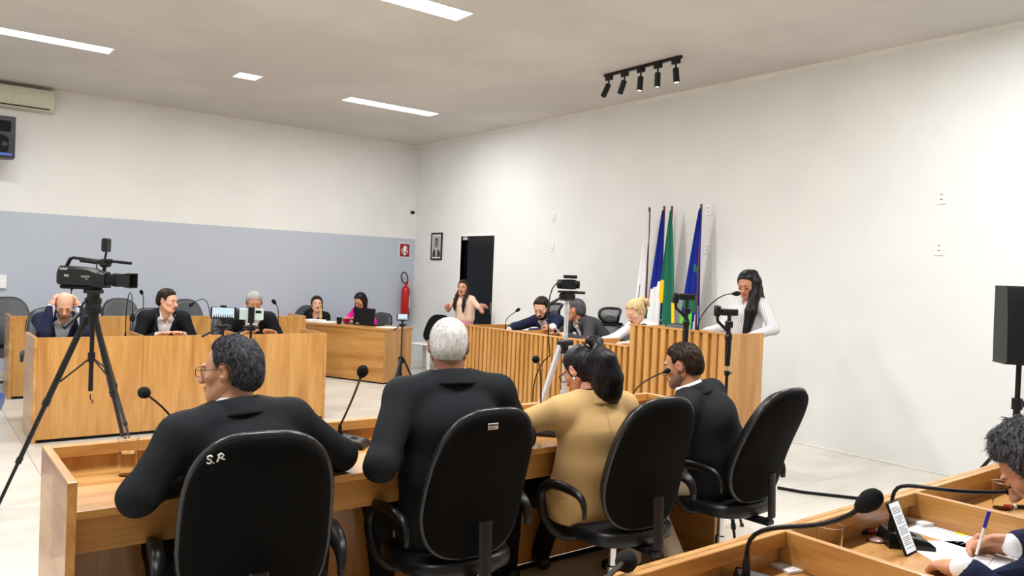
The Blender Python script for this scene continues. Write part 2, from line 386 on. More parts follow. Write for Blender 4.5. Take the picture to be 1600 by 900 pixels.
# track light: rail with five spots
ta, tb = V3(6.01, 6.22, RZ), V3(6.01, 5.13, RZ)
tr = thing('track_light', 'black ceiling track with five cylindrical spotlights by the right wall', 'track light', (6.01, 5.675, RZ))
MB().box(-.018, .018, -.54, .54, -.03, -.001, .003).build('rail', BLACK, tr)
aims = [(-.30, .28), (-.10, .34), (.0, .06), (.05, .05), (.03, -.10)]
for k, (ax_, ay_) in enumerate(aims):
    y = .47 - k*.235
    sp = MB().box(-.016, .016, y-.05, y+.05, -.075, -.03, .004).tube([(0, y, -.07), (0, y, -.125)], .009, 8).build('spot_adapter', BLACK, tr)
    d = norm((ax_, ay_, -1)); o = V3(0, y, -.115)
    Rm = frame(d); 
    MB().lathe([(.0, 0), (.026, .001), (.031, .006), (.031, .15), (.028, .15), (.026, .14), (0, .14)], 16, Rm, o).build('spot_body', BLACK, tr)
    if k:
        MB().lathe([(0, .1415), (.026, .1415), (.026, .144), (0, .144)], 16, Rm, o).build('spot_lens', LAMP, tr)
        li = bpy.data.lights.new('spot_beam', 'SPOT'); li.energy = SPOT_POWER; li.spot_size = math.radians(75); li.spot_blend = .7; li.shadow_soft_size = .028; li.color = (1, .96, .9)
        lo = bpy.data.objects.new('spot_beam', li); C.objects.link(lo); lo.parent = tr
        q = o + d*.148; Q = Vector(d).to_track_quat('-Z', 'Y'); lo.location = tuple(q); lo.rotation_euler = Q.to_euler()

# ------------------------------------------------------------------ things on the walls
# fire extinguisher
p = aty(634, 470, RY)
t = thing('fire_extinguisher', 'red fire extinguisher hung on the grey wall under its sign', 'fire extinguisher', (7.0, RY-.10, .78))
MB().lathe([(0, 0), (.06, .0), (.078, .015), (.08, .04), (.08, .46), (.072, .51), (.045, .545), (.022, .56), (.022, .585), (0, .585)], 24).build('cylinder', RED, t)
MB().box(-.02, .02, -.02, .02, .58, .615, .004).tube([(0, .02, .615), (0, -.07, .655)], .008).tube([(0, .02, .60), (0, -.08, .615)], .007).build('valve', RED, t)
MB().tube(bez((-.02, 0, .605), (-.12, -.02, .62), (-.14, -.02, .80), (-.05, 0, .80)) + bez((-.05, 0, .80), (.03, 0, .80), (.04, -.01, .66), (.02, 0, .61))[1:], .011, 8).build('hose', BLACK, t)
lab = []
mb = MB()
for k, (z0, z1, m) in enumerate(((.17, .30, 0), (.30, .36, 1), (.36, .40, 2), (.10, .17, 3))):
    rs = [[(.0812*math.cos(a), .0812*math.sin(a), z) for a in np.linspace(-1.2, .35, 10)] for z in (z0, z1)]
    vs = rs[0]+rs[1]; mb.mat(m).add(vs, [(i, i+1, i+11, i+10) for i in range(9)])
mb.build('label_sticker', [WHITEP, WHITEP, FG_Y, GREEN], t)
MB().box(-.03, .03, .075, .099, .40, .50, .003).build('wall_hook', ALU, t)
# extinguisher sign
p = aty(632, 391, RY)
t = thing('fire_sign', 'red square sign with a white extinguisher symbol and down arrow on the grey wall', 'sign', (p[0], RY-.004, p[2]))
MB().box(-.115, .115, -.003, .003, -.13, .13, .001).build('sign_plate', WHITEP, t)
MB().box(-.10, .10, -.005, -.003, -.115, .115, .0005).build('sign_field', SIGNRED, t)
mb = MB()
for out in ([(-.03, -.03), (.03, -.03), (.03, .05), (.018, .065), (-.018, .065), (-.03, .05)], [(-.012, .065), (.012, .065), (.012, .085), (-.012, .085)],
            [(.012, .073), (.05, .06), (.05, .02), (.042, .02), (.042, .055), (.012, .065)], [(-.075, -.03), (-.055, -.03), (-.055, -.055), (0, -.10), (.055, -.055), (.055, -.03), (.075, -.03), (.0, -.108)], [(-.06, .03), (-.045, .03), (-.045, -.05), (-.06, -.05)], [(.045, .0), (.06, .0), (.06, -.05), (.045, -.05)], [(-.05, -.045), (.05, -.045), (0, -.095)]):
    mb.prism(out, 0, .0015, np.array([[1, 0, 0], [0, 0, -1], [0, 1, 0.]]), (0, -.005, 0))
mb.build('sign_symbol', WHITEP, t)
# portrait
p = atx(683, 385, RX)
t = thing('framed_portrait', 'framed black and white portrait of a person in suit and tie beside the doorway', 'picture', (RX-.012, p[1], p[2]), -PI/2)
hw, hh = .175, .235
MB().box(-hw, hw, -.011, .011, hh-.03, hh, .003).box(-hw, hw, -.011, .011, -hh, -hh+.03, .003).box(-hw, -hw+.03, -.011, .011, -hh+.03, hh-.03, .003).box(hw-.03, hw, -.011, .011, -hh+.03, hh-.03, .003).build('frame', BLACK, t)
MB().box(-hw+.03, hw-.03, .0, .008, -hh+.03, hh-.03, 0).build('mat_board', PAPER, t)
G1 = new_mat('photo_light_grey', srgb(176, 176, 176), .6); G2 = new_mat('photo_mid_grey', srgb(120, 118, 116), .6); G3 = new_mat('photo_dark_grey', srgb(46, 46, 48), .6)
RV = np.array([[1, 0, 0], [0, 0, -1], [0, 1, 0.]])
mb = MB(); mb.mat(0).prism([(-.13, -.185), (.13, -.185), (.13, .185), (-.13, .185)], 0, .001, RV)
mb.mat(2).prism([(-.125, -.183), (-.12, -.10), (-.05, -.045), (.05, -.045), (.12, -.10), (.125, -.183)], .001, .002, RV)
mb.mat(3).prism([(-.022, -.183), (-.03, -.045), (.03, -.045), (.022, -.183)], .002, .003, RV)
mb.mat(2).prism([(-.009, -.183), (-.012, -.06), (.012, -.06), (.009, -.183)], .003, .004, RV)
mb.mat(1).prism(superell(.052, .075, 2.2, 20, 0, .05), .003, .0045, RV)
mb.mat(2).prism([(-.054, .06), (-.05, .115), (-.03, .14), (.03, .14), (.05, .115), (.054, .06), (.045, .095), (.02, .108), (-.02, .108), (-.045, .095)], .0045, .005, RV)
for sx in (-1, 1): mb.mat(2).prism(superell(.013, .005, 2, 8, sx*.022, .062), .0045, .0052, RV); mb.prism(superell(.016, .004, 2, 8, sx*.022, .076), .0045, .0052, RV)
mb.mat(2).prism(superell(.018, .004, 2, 8, 0, .008), .0045, .0052, RV).prism(superell(.006, .012, 2, 8, .004, .036), .0045, .005, RV)
mb.build('photo_print', [G1, G2, G3, PAPER], t)
# outlets and switches on the right wall
def outlet(px, py, label, x=RX):
    p = atx(px, py, x)
    t = thing('wall_outlet', label, 'outlet', (RX-.001, p[1], p[2]), -PI/2, 'wall plates on the right wall')
    MB().box(-.04, .04, -.009, .0, -.062, .062, .006).build('plate', WHITEP, t)
    for z in (-.022, .022):
        MB().prism(superell(.019, .011, 2.6, 16, 0, z), 0, .002, RV, (0, -.009, 0)).build('socket', new_mat('socket_grey', srgb(205, 205, 205), .5) if z < 0 and px == 865 else TRIM, t)
        MB().prism([(-.014, z-.001), (.014, z-.001), (.009, z+.006), (-.009, z+.006)], .002, .003, RV, (0, -.009, 0)).build('socket_recess', G2, t)
    return t
outlet(865, 340, 'upper of two white plates to the right of the doorway'); outlet(863, 386, 'lower of two white plates to the right of the doorway')
outlet(1108, 328, 'upper white double socket partly behind the blue and green flag'); outlet(1105, 388, 'lower white double socket partly behind the blue and green flag')
outlet(1472, 308, 'upper white double socket on bare right wall'); outlet(1468, 388, 'lower white double socket on bare right wall')
p = aty(644, 332, RY)
tag(MB().box(-.035, .035, -.03, 0, -.025, .025, .004).mat(1).box(-.02, .02, -.032, -.03, -.015, .015, .001).build('wall_sensor', [BLACK, BLACKM]), 'tiny black device high on the back wall near the corner', 'sensor').location = (p[0], RY, p[2])
p = aty(3, 440, RY)
tag(MB().box(-.10, .05, -.045, 0, -.09, .09, .006).mat(1).box(-.09, .04, -.048, -.045, -.08, .08, .002).build('wall_box', [WHITEP, PAPER]), 'white box on the grey wall at the left edge', 'wall box').location = (p[0], RY, p[2])
# air conditioner
acx = 1.49
t = thing('air_conditioner', 'cream split air conditioner high on the back wall at the upper left', 'air conditioner', (acx, RY, 3.70))
prof = [(0, -.17), (-.17, -.17), (-.20, -.13), (-.215, .02), (-.20, .10), (-.12, .115), (0, .115)]
MB().rings([[(x, y, z) for y, z in prof] for x in (-1.25, 0)]).build('housing', CREAMP, t)
MB().box(-1.22, -.02, -.2175, -.19, .045, .052, .002).build('grille_line', WHITEP, t)
MB().box(-1.2, -.05, -.206, -.16, -.155, -.142, .004, None, None).build('air_flap', INKD, t)
MB().tube([(.0, -.10, -.08), (.03, -.10, -.085)], .012).build('pipe_stub', CREAMP, t)
# wall speaker upper left
p = aty(12, 215, 11.75)
t = thing('wall_speaker', 'black loudspeaker hung high at the left edge below the air conditioner', 'speaker', (p[0]-.12, 11.75, p[2]-.27), .0)
MB().prism([(-.19, -.12), (.19, -.15), (.19, .10), (.10, .17), (-.10, .17), (-.19, .10)], 0, .52, None, None, .04).build('cabinet', BLACK, t)
MB().lathe([(0, 0), (.11, 0), (.115, .012), (.09, .012), (.03, -.0), (0, .004)], 24, frame((.08, -1, 0)), (.03, -.14, .17)).build('woofer', BLACKM, t)
MB().box(-.1, .14, -.165, -.13, .33, .46, .02).build('horn', BLACKM, t)
MB().box(.02, .16, -.155, -.138, .025, .06, .002).build('badge', LBLUE, t)
MB().box(-.03, .03, .15, RY-11.75-.001, .2, .3, .004).build('bracket', BLACK, t)
# ------------------------------------------------------------------ council desks
DT = .808   # worktop height
def desk(label, x0, x1, yf, sgn, divs, h=.91, depth=.55, joints=(), group='oak council desks'):
    """yf = outer face of the front panel, sgn = -1 if the worktop runs towards -y"""
    t = thing('council_desk', label, 'desk', ((x0+x1)/2, yf, 0), 0, group); cx = (x0+x1)/2
    a, b = x0-cx, x1-cx
    def yb(mb, xa, xb, ya, yb_, za, zb, bev=.002):
        y = sorted((sgn*ya, sgn*yb_)); return mb.box(xa, xb, y[0], y[1], za, zb, bev)
    edges = [a+.028] + [j-cx for j in joints] + [b-.028]
    for i in range(len(edges)-1):
        yb(MB(), edges[i]+.001, edges[i+1]-.001, .0, .02, .03, h-.001, .0015).build('front_panel', WZ, t)
    yb(MB(), a+.028, b-.028, .02, .042, h-.045, h-.0015).build('cap_rail', WX, t)
    yb(MB(), a+.028, b-.028, .02, depth, DT-.028, DT).build('worktop', WX, t)
    yb(MB(), a+.028, b-.028, depth-.06, depth-.042, DT-.15, DT-.036).build('apron', WX, t)
    yb(MB(), a+.04, b-.04, .022, .03, .0, .03).build('plinth', BLACKM, t)
    for xe in (a, b-.028): yb(MB(), xe, xe+.028, -.0, depth+.03, 0, h).build('end_panel', WY, t)
    for x in divs: yb(MB(), x-cx-.01, x-cx+.01, .02, depth-.02, DT+.001, h-.002).build('divider', WY, t)
    return t
desk('oak council desk in the foreground where four people sit with their backs turned', .40, 3.63, 3.275, -1, (1.20, 2.02, 2.82))
desk('oak council desk at the lower right corner with papers in its partitions', .42, 4.40, 1.275, -1, (1.20, 1.985, 2.765, 3.56))
desk('oak council desk in the middle left behind the video camera, three men facing us', .86, 3.525, 7.69, 1, (1.735, 2.636), joints=(1.72,), depth=.62)
desk('oak council desk along the back left with empty grey chairs behind it', .905, 4.35, 10.20, 1, (1.75, 2.6, 3.45), h=.93, depth=.55)

# secretaries' table
ca = V3(5.30, 9.66, 0); du = norm((-.40, .916, 0)); dv = V3(.916, .40, 0)
t = thing('secretary_table', 'oak table standing askew below the grey wall with laptop and papers', 'table', ca, math.atan2(du[1], du[0]))
LT, WT = 2.35, .66    # local x along du, local y = -dv side
MB().box(-.01, LT, -WT, .012, .752, .78, .002).build('table_top', WX, t)
MB().box(.02, LT-.03, -.03, -.008, .02, .751, .002).build('modesty_panel', WX, t)
MB().box(.0, .022, -WT+.03, -.0, .02, .751, .002).build('side_panel', WZ, t); MB().box(LT-.03, LT-.008, -WT+.03, -.0, .02, .751, .002).build('side_panel', WZ, t)
MB().box(.01, LT-.02, -.05, -.01, 0, .02, 0).box(.01, .03, -WT+.05, -.02, 0, .02, 0).build('plinth', BLACKM, t)
def sect(u, v, z=.78): return ca + du*u + dv*v + V3(0, 0, z)

# presiding desk with vertical slats and lectern block
PX, PY0, PY1, PYM = 5.20, 3.83, 7.56, 4.93
t = thing('presiding_desk', 'long oak presiding desk clad in vertical slats beside the right wall', 'desk', (PX, PY0, 0), 0)
yl0, yl1, yl2 = 0, PYM-PY0, PY1-PY0
MB().box(.036, .049, yl1, yl2, 0, .985).build('backing_panel', WZ, t)
MB().box(-.004, .05, yl1, yl2, .985, 1.0).build('cap_rail', WY, t)
MB().box(.05, .64, yl1, yl2-.025, .875, .905).build('worktop', WY, t)
MB().box(.0, .72, yl2-.025, yl2, .0, 1.0).build('end_panel', WX, t)
for yy in (6.68-PY0, 5.64-PY0): MB().box(.05, .62, yy-.012, yy+.012, .906, 1.0).build('divider', WX, t)
slat = None
def add_slats(y0, y1, z1, pitch):
    n = round((y1-y0)/pitch); pw = (y1-y0)/n; base = None
    for k in range(n):
        if base is None:
            w_ = pw*.64; base = MB().prism([(0.036, 0), (0.036, w_), (.006, w_), (0, w_-.006), (0, .006), (.006, 0)], .0, z1).build('slat', WZ, t, 30); o = base
        else: o = bpy.data.objects.new('slat', base.data); C.objects.link(o); o.parent = t
        o.location = (0, y0+k*pw+pw*.2, 0)
add_slats(yl1, yl2, .985, .076); add_slats(.10, yl1, 1.188, .092)
MB().box(.036, .049, .022, yl1-.023, 0, 1.188).build('lectern_backing', WZ, t)
MB().box(0, .47, 0, .022, 0, 1.188).build('lectern_end_panel', WZ, t); MB().box(0, .022, .022, .10, 0, 1.188).build('lectern_corner_panel', WZ, t)
MB().box(.022, .47, yl1-.022, yl1, .0, 1.188).build('lectern_side_panel', WZ, t)
MB().box(-.003, .05, 0, yl1, 1.188, 1.203).build('lectern_cap', WY, t); MB().box(.05, .472, -.0, .025, 1.188, 1.2).build('lectern_end_cap', WX, t)
MB().box(.05, .46, .025, yl1-.022, 1.10, 1.125).build('lectern_shelf', WY, t)

# ------------------------------------------------------------------ chairs
def chair_back_outline(wb, wt, h, k=40):
    out = []
    for x, y in superell(1, 1, 3.0, k):
        v = (y+1)/2; w_ = wb+(wt-wb)*v; out.append((x*w_, v*h))
    return out
def curved_pad(out, h, th, dy, yaw_curve=.06, lean=.17, z0=.5, y0=-.2, bulge=.012, scales=((.02, 0, 1), (.55, 0, 1), (.86, 0, .9), (.97, 0, .55), (1, .5, 0), (.97, 1, .55), (.86, 1, .9), (.55, 1, 1), (.02, 1, 1))):
    """slab following a leaning, gently wrapped surface; side 0 = front (+y), side 1 = back"""
    cx, cy = 0, h/2; rs = []
    for sc_, side, bl in scales:
        ring = []
        for x, y in out:
            px, pz = cx+(x-cx)*sc_, cy+(y-cy)*sc_
            yy = y0 - pz*lean + yaw_curve*(px/.24)**2*.6 + .02*math.sin(pz/h*PI*1.6) + dy
            yy += -th*side + (bulge*bl if side < .5 else (-bulge*bl if side > .5 else 0))
            ring.append((px, yy, z0+pz))
        rs.append(ring)
    return rs
def make_chair(name, label, loc, rz, cush, shell, group, kind='arm', h=.60, z0=.485, wb=.235, wt=.215, lean=.17, armx=.275):
    t = thing(name, label, 'chair', loc, rz, group)
    out = chair_back_outline(wb, wt, h, 44)
    MB().rings(curved_pad(out, h, .035, .03, z0=z0, bulge=.018, lean=lean)).build('back_cushion', cush, t, 180)
    out2 = chair_back_outline(wb+.004, wt+.004, h, 44)
    MB().rings(curved_pad(out2, h, .018, -.006, z0=z0-.002, bulge=.006, lean=lean)).build('back_shell', shell, t, 180)
    rim = curved_pad(out2, h, .0, -.004, z0=z0-.002, bulge=0, lean=lean, scales=((1, 0, 0),))[0]
    MB().tube(rim, .0125, 8, closed=True).build('back_rim', RIM, t, 180)
    so = superell(.245, .235, 3.2, 36)
    rs = [[(x*s, y*s, .405+zz + (-.02*max(0, y-.15)/.09 if s > .5 else 0)) for x, y in so] for s, zz in ((.02, 0), (.9, 0), (.98, .012), (1, .035), (.98, .06), (.9, .072), (.6, .076), (.02, .072))]
    MB().rings(rs).build('seat', cush, t, 180)
    MB().box(-.03, .03, -.30, -.10, .375, .402, .006).tube([(0, -.26, .39), (0, -.30, .42), (0, -.29, z0+.16)], .03, 8, .45).build('back_bar', BLACK, t)
    MB().box(-.09, .09, -.12, .12, .37, .404, .01).build('seat_plate', BLACK, t)
    if kind == 'arm':
        for sx in (-1, 1):
            x = sx*armx
            pts = bez((sx*.20, .02, .40), (x, .03, .40), (x+sx*.012, .10, .47), (x+sx*.012, .12, .56), 8) + bez((x+sx*.012, .12, .56), (x+sx*.01, .13, .655), (x, .05, .672), (x, -.10, .66), 9)[1:] + bez((x, -.10, .66), (x, -.17, .655), (x, -.19, .62), (x, -.185, .56), 6)[1:]
            rr = [.016]*6+[.02]*4+[.026, .031, .033, .034, .034, .032, .028, .024, .02, .016, .014]; rr = (rr+[.014]*30)[:len(pts)]
            MB().tube(pts, rr, 10, .62, up=(0, 1, 0)).build('armrest', BLACK if cush is not GREYLEA else GREYLEA, t, 180)
    MB().lathe([(.028, .09), (.028, .24), (.02, .245), (.02, .375)], 14).build('gas_column', CHROME, t)
    base = None
    for k in range(5):
        a = 2*PI*k/5+.3; c, s = math.cos(a), math.sin(a)
        if base is None:
            base = MB().rings([[(r, -w_, zb), (r, w_, zb), (r, w_*.7, zt), (r, -w_*.7, zt)] for r, w_, zb, zt in ((.02, .03, .075, .125), (.16, .022, .075, .108), (.30, .015, .07, .088))]).build('base_leg', CHROME, t)
            cast = MB().lathe([(0, -.02), (.022, -.02), (.026, -.012), (.026, -.004), (.018, 0), (.026, .004), (.026, .012), (.022, .02), (0, .02)], 14, roty(PI/2) @ np.eye(3), (.29, 0, .0265)).tube([(.29, 0, .05), (.29, 0, .075)], .008, 6).build('caster', BLACK, t)
            b, q = base, cast
        else:
            b = bpy.data.objects.new('base_leg', base.data); q = bpy.data.objects.new('caster', cast.data)
            for o in (b, q): C.objects.link(o); o.parent = t
        b.rotation_euler = q.rotation_euler = (0, 0, a)
    return t
def back_at(px, py, dep, ang, lean=.17):
    """base position so that the middle of the back's top edge is seen at the pixel"""
    p = atd(px, py, dep); a = math.radians(ang); k = .18+lean*.6; return (p[0]+k*math.cos(a), p[1]+k*math.sin(a), 0), a-PI/2
FG = []
for (px, py, dep, ang, lean, lab) in ((412, 675, 2.42, 78, .17, 'black swivel chair with white lettering on its back, leftmost in the foreground'), (767, 639, 3.0, 88, .19, 'black swivel chair with a small grey sticker on its back'),
                           (1034, 619, 3.45, 86, .17, 'black swivel chair behind the camel blazer'), (1228, 614, 3.92, 92, .28, 'black swivel chair turned sideways at the right end of the foreground desk')):
    loc, rz = back_at(px, py, dep, ang, lean)
    FG.append(make_chair('swivel_chair', lab, loc, rz, LEATHER, SHELL, 'black swivel chairs in the foreground', lean=lean, armx=.335 if len(FG) == 2 else .285))
# lettering and sticker on the chair backs (local frame: seen from behind, x runs to the left)
def back_pt(x, v, h=.60, z0=.485, lift=.0145, lean=.17):
    pz = v*h; y = -.2 - pz*lean + .06*(x/.24)**2*.6 + .02*math.sin(pz/h*PI*1.6) - .006 - .018 - lift+.0075; return V3(x, y, z0+pz)
def strokes(lst, parent, r):
    mb = MB()
    for st in lst: mb.tube([back_pt(-.165 + u*.034, .875 + v*.045) for u, v in st], r, 5)
    return mb.build('lettering', PAPER, parent, 180)
S_ = [(.42, .55), (.25, .72), (.02, .62), (.02, .38), (.25, .22), (.38, .02), (.2, -.2), (-.05, -.1)]
R1 = [(.80, -.02), (.98, .75)]; R2 = [(.82, .72), (1.1, .95), (1.32, .72), (1.15, .45), (.92, .4)]; R3 = [(1.05, .42), (1.28, .3), (1.42, .22)]; DOT = [(.5, -.12), (.55, -.18)]
def mir(l): return [(-0.0+u, v) for u, v in l]
strokes([mir(S_), mir(R1), mir(R2), mir(R3), mir(DOT)], FG[0], .0028)
q0 = back_pt(-.03, .905, lean=.19)
MB().box(-.023, .023, -.001, .001, -.012, .012, .0005).mat(1).box(-.020, .020, -.0015, -.001, .003, .008, 0).box(-.020, .008, -.0015, -.001, -.007, -.004, 0).build('sticker', [ALU, INKD], FG[1]).location = tuple(q0+V3(0, -.004, 0))
# grey chairs: back row, behind the men, at the secretaries' table, presiding desk
def chair_y(px, py, y, ang, label, name='swivel_chair', group='grey swivel chairs at the far desks', z=0, **kw):
    p = aty(px, py, y); a = math.radians(ang)
    return make_chair(name, label, (p[0]+.30*math.cos(a), p[1]+.30*math.sin(a), z), a-PI/2, GREYLEA, GREYLEA, group, **kw)
chair_y(12, 452, 11.35, -80, 'grey swivel chair at the far left edge of the back row'); chair_y(187, 460, 11.35, -85, 'empty grey swivel chair right of the video camera in the back row')
chair_y(290, 460, 11.35, -75, 'empty grey swivel chair just right of the dark-haired man in the back row')
chair_y(78, 487, 9.12, -80, 'grey swivel chair of the balding man holding his head'); chair_y(236, 484, 9.12, -82, 'grey swivel chair of the dark-haired man in white shirt'); chair_y(360, 472, 9.15, -88, 'grey swivel chair of the grey-haired man')
def seat_at(px, py, t_): r = atz(px, py, 1.0); return O_ + (r-O_)*t_
q = aty(480, 474, 11.83); a = math.atan2(-dv[1], -dv[0])
make_chair('swivel_chair', 'grey swivel chair of the young woman in black', (q[0]+.3*math.cos(a)+.02, q[1]+.3*math.sin(a)-.02, 0), a-PI/2, GREYLEA, GREYLEA, 'grey swivel chairs at the far desks', h=.5)
q = sect(1.15, 1.13, 0); make_chair('swivel_chair', 'grey swivel chair of the woman in magenta', q, a-PI/2, GREYLEA, GREYLEA, 'grey swivel chairs at the far desks', h=.42)
# mesh executive chairs
def mesh_chair(label, loc, rz):
    t = thing('mesh_chair', label, 'chair', loc, rz, 'mesh chairs at the presiding desk')
    def frame_ring(w0, w1, z0, z1, y0, y1, name, r=.017):
        pts = []
        for x, y in superell(1, 1, 3.4, 28):
            v = (y+1)/2; pts.append((x*(w0+(w1-w0)*v), y0+(y1-y0)*v+.05*x*x+.035*math.sin(v*PI), z0+(z1-z0)*v))
        MB().tube(pts, r, 8, closed=True).build(name+'_frame', BLACK, t, 180)
        rs = []
        for s in (.02, .5, .98):
            cx = np.mean(pts, 0); rs.append([tuple(cx+(np.array(p)-cx)*s) for p in pts])
        MB().rings(rs, cap=False).build(name+'_mesh', MESHF, t, 180)
    frame_ring(.20, .18, .50, .90, -.20, -.24, 'back'); frame_ring(.12, .145, .93, 1.09, -.24, -.27, 'headrest', .018)
    MB().tube([(0, -.18, .40), (0, -.30, .46), (0, -.28, .8), (0, -.26, 1.0)], .02, 8).build('back_bar', BLACK, t)
    MB().box(-.15, .15, -.255, -.22, .895, .93, .012).build('headrest_bracket', BLACK, t)
    so = superell(.245, .235, 3.2, 30)
    MB().rings([[(x*s, y*s, .41+zz) for x, y in so] for s, zz in ((.02, 0), (.95, 0), (1, .03), (.95, .06), (.02, .065))]).build('seat', BLACKT, t, 180)
    for sx in (-1, 1): MB().tube([(sx*.24, .02, .42), (sx*.29, .02, .46), (sx*.29, .02, .62)], .016, 8).box(sx*.29-.03, sx*.29+.03, -.12, .14, .62, .645, .01).build('armrest', BLACK, t)
    MB().lathe([(.028, .09), (.028, .24), (.02, .245), (.02, .41)], 12).build('gas_column', BLACK, t)
    for k in range(5):
        a = 2*PI*k/5; c, s = math.cos(a), math.sin(a)
        MB().tube([(0, 0, .10), (.3*c, .3*s, .07)], [.03, .016], 6).build('base_leg', BLACK, t)
        MB().ball((.29*c, .29*s, .026), .026, 10).build('caster', BLACK, t)
    return t
q = atx(968, 478, 6.58); mesh_chair('empty grey mesh chair with headrest between the charcoal suit and the blonde woman', (6.31, q[1]+.02, .17), PI/2+.25)
q = atx(874, 476, 6.6); mesh_chair('grey mesh chair with headrest behind the bearded man', (6.33, q[1]+.02, .17), PI/2-.1)
make_chair('swivel_chair', 'grey swivel chair of the man in the charcoal suit', (6.46, atx(910, 480, 6.2)[1]-.1, .17), PI/2-.3, GREYLEA, GREYLEA, 'grey swivel chairs at the far desks', h=.40)
q = atx(1060, 487, 6.45); make_chair('swivel_chair', 'grey swivel chair behind the lectern in front of the flags', (q[0]-.3, q[1], .17), PI/2, GREYLEA, GREYLEA, 'grey swivel chairs at the far desks', h=.5, wb=.2, wt=.19)
q = atx(1003, 520, 6.6); make_chair('swivel_chair', 'grey swivel chair of the blonde woman in white', (q[0]-.3, q[1]-.05, .17), PI/2, GREYLEA, GREYLEA, 'grey swivel chairs at the far desks', h=.42)
# monobloc chairs
def monobloc(name, label, loc, rz, m):
    t = thing(name, label, 'chair', loc, rz)
    so = superell(.22, .22, 4, 28)
    MB().rings([[(x*s, y*s, .42+z) for x, y in so] for s, z in ((.02, 0), (.97, 0), (1.03, .012), (.97, .024), (.02, .016))]).build('seat', m, t, 60)
    ob = [(x*(.19+.03*(1-(y+1)/2)), (y+1)/2*.44) for x, y in superell(1, 1, 3.6, 36)]
    MB().rings(curved_pad(ob, .44, .014, 0, z0=.43, y0=-.2, lean=.28, bulge=.002, yaw_curve=.07)).build('backrest', m, t, 60)
    for sx in (-1, 1):
        for sy in (-1, 1):
            MB().tube([(sx*.19, sy*.19, .42), (sx*.235, sy*.235, 0)], [.034, .026], 6, .8).build('leg', m, t, 60)
    return t
wcx = monobloc('plastic_chair', 'white plastic chair draped with a black jacket near the corner', (6.72, 10.85, 0), PI/2+.35, WHITEP)
bl = atd(-72, 646, 4.0)
monobloc('plastic_chair', 'blue plastic chair mostly cut off by the left edge', (bl[0]-.13, bl[1]+.16, 0), PI*.25+.2, BLUEP)
# jacket over the white chair
ob = [(x*(.20+.03*(1-(y+1)/2)), (y+1)/2*.46) for x, y in superell(1, 1, 3.6, 36)]
tag(MB().rings(curved_pad(ob, .46, .036, .014, z0=.44, y0=-.2, lean=.28, bulge=.010, yaw_curve=.07)).build('jacket', BLACKT, None, 180), 'black jacket hung over the white plastic chair', 'jacket')
jk = bpy.context.scene.collection.objects[-1]; jk.location = wcx.location; jk.rotation_euler = wcx.rotation_euler

# ------------------------------------------------------------------ microphones
def mic(base, head, label, ang=None, c1=None, c2=None, r=.0042, hr=.019, ring=False, bs=1., group='gooseneck microphones'):
    base = V3(*base); head = V3(*head); t = thing('gooseneck_microphone', label, 'microphone', base, 0, group)
    h = head-base; a = ang if ang is not None else math.atan2(h[1], h[0]); R = rotz(a)
    # wedge foot: higher at the neck, sloping to the front keys
    rs = [[(x*bs, y*bs, z*bs) for x, y, z in r_] for r_ in ([(-.05, -.052, 0), (.085, -.058, 0), (.085, .058, 0), (-.05, .052, 0)], [(-.05, -.052, .016), (.085, -.058, .014), (.085, .058, .014), (-.05, .052, .016)], [(-.044, -.045, .046), (.072, -.047, .024), (.072, .047, .024), (-.044, .045, .046)])]
    MB().rings(rs, True, R).build('base', BLACK, t, 20)
    sl_ = math.atan2(.022, .116)
    MB().box(-.018*bs, .066*bs, -.040*bs, .040*bs, -.002, .0015, .001, R @ roty(sl_), R @ V3(0, 0, .0375*bs)).mat(1).box(.02*bs, .045*bs, -.016*bs, .016*bs, .0015, .004, .001, R @ roty(sl_), R @ V3(0, 0, .0375*bs)).build('key_panel', [GREYLEA, BLACKM], t)
    MB().lathe([(.011, .035), (.011, .06), (.007, .095), (.0055, .10)], 10, None, (R @ V3(-.025*bs, 0, 0))).build('neck_socket', BLACK, t)
    st = R @ V3(-.025*bs, 0, .09)
    c1 = st+V3(0, 0, .5*abs(h[2])+.05) if c1 is None else V3(*c1)-base; c2 = h - norm(h-c1)*.08 if c2 is None else V3(*c2)-base
    pts = bez(st, c1, c2, h, 14); MB().tube(pts, r, 7).build('neck', BLACK, t, 180)
    d = norm(pts[-1]-pts[-2]); Rm = frame(d)
    MB().lathe([(0, -.012), (.008, -.012), (hr*.60, -.004), (hr*.86, .012), (hr, .030), (hr*.97, .042), (hr*.80, .055), (hr*.45, .064), (0, .067)], 16, Rm, h).build('foam_windscreen', FOAM, t, 180)
    if ring: MB().lathe([(.0085, -.016), (.0105, -.014), (.0105, -.006), (.0085, -.004)], 14, Rm, h).build('light_ring', RED, t)
    return t
b = atz(540, 697, DT); e_ = atd(565, 585, 2.86); mic(b, e_, c1=b+(e_-b)*.35+V3(-.01, 0, .07), c2=b+(e_-b)*.72+V3(-.004, 0, .02), label='microphone with a black wedge base between the first two foreground men', ang=-.75, r=.005, hr=.021, bs=1.15)
mic((.80, 3.03, DT), atd(222, 612, 2.62), 'microphone bending left in front of the man with glasses', ang=2.6, r=.004, hr=.02, c1=(.83, 3.03, 1.05), c2=(.62, 2.98, 1.16))
b = atz(812, 668, DT); mic((b[0], 2.95, DT), atd(838, 562, 3.35), 'microphone standing between the white-haired man and the camel blazer', ang=-.8, hr=.017)
b = atz(996, 662, DT); mic((b[0], min(b[1], 3.12), DT), atd(1039, 581, 3.75), 'microphone bent towards the man in black suit at the far end of the foreground desk', ang=-.6, c1=(b[0], 3.05, 1.0), hr=.013)
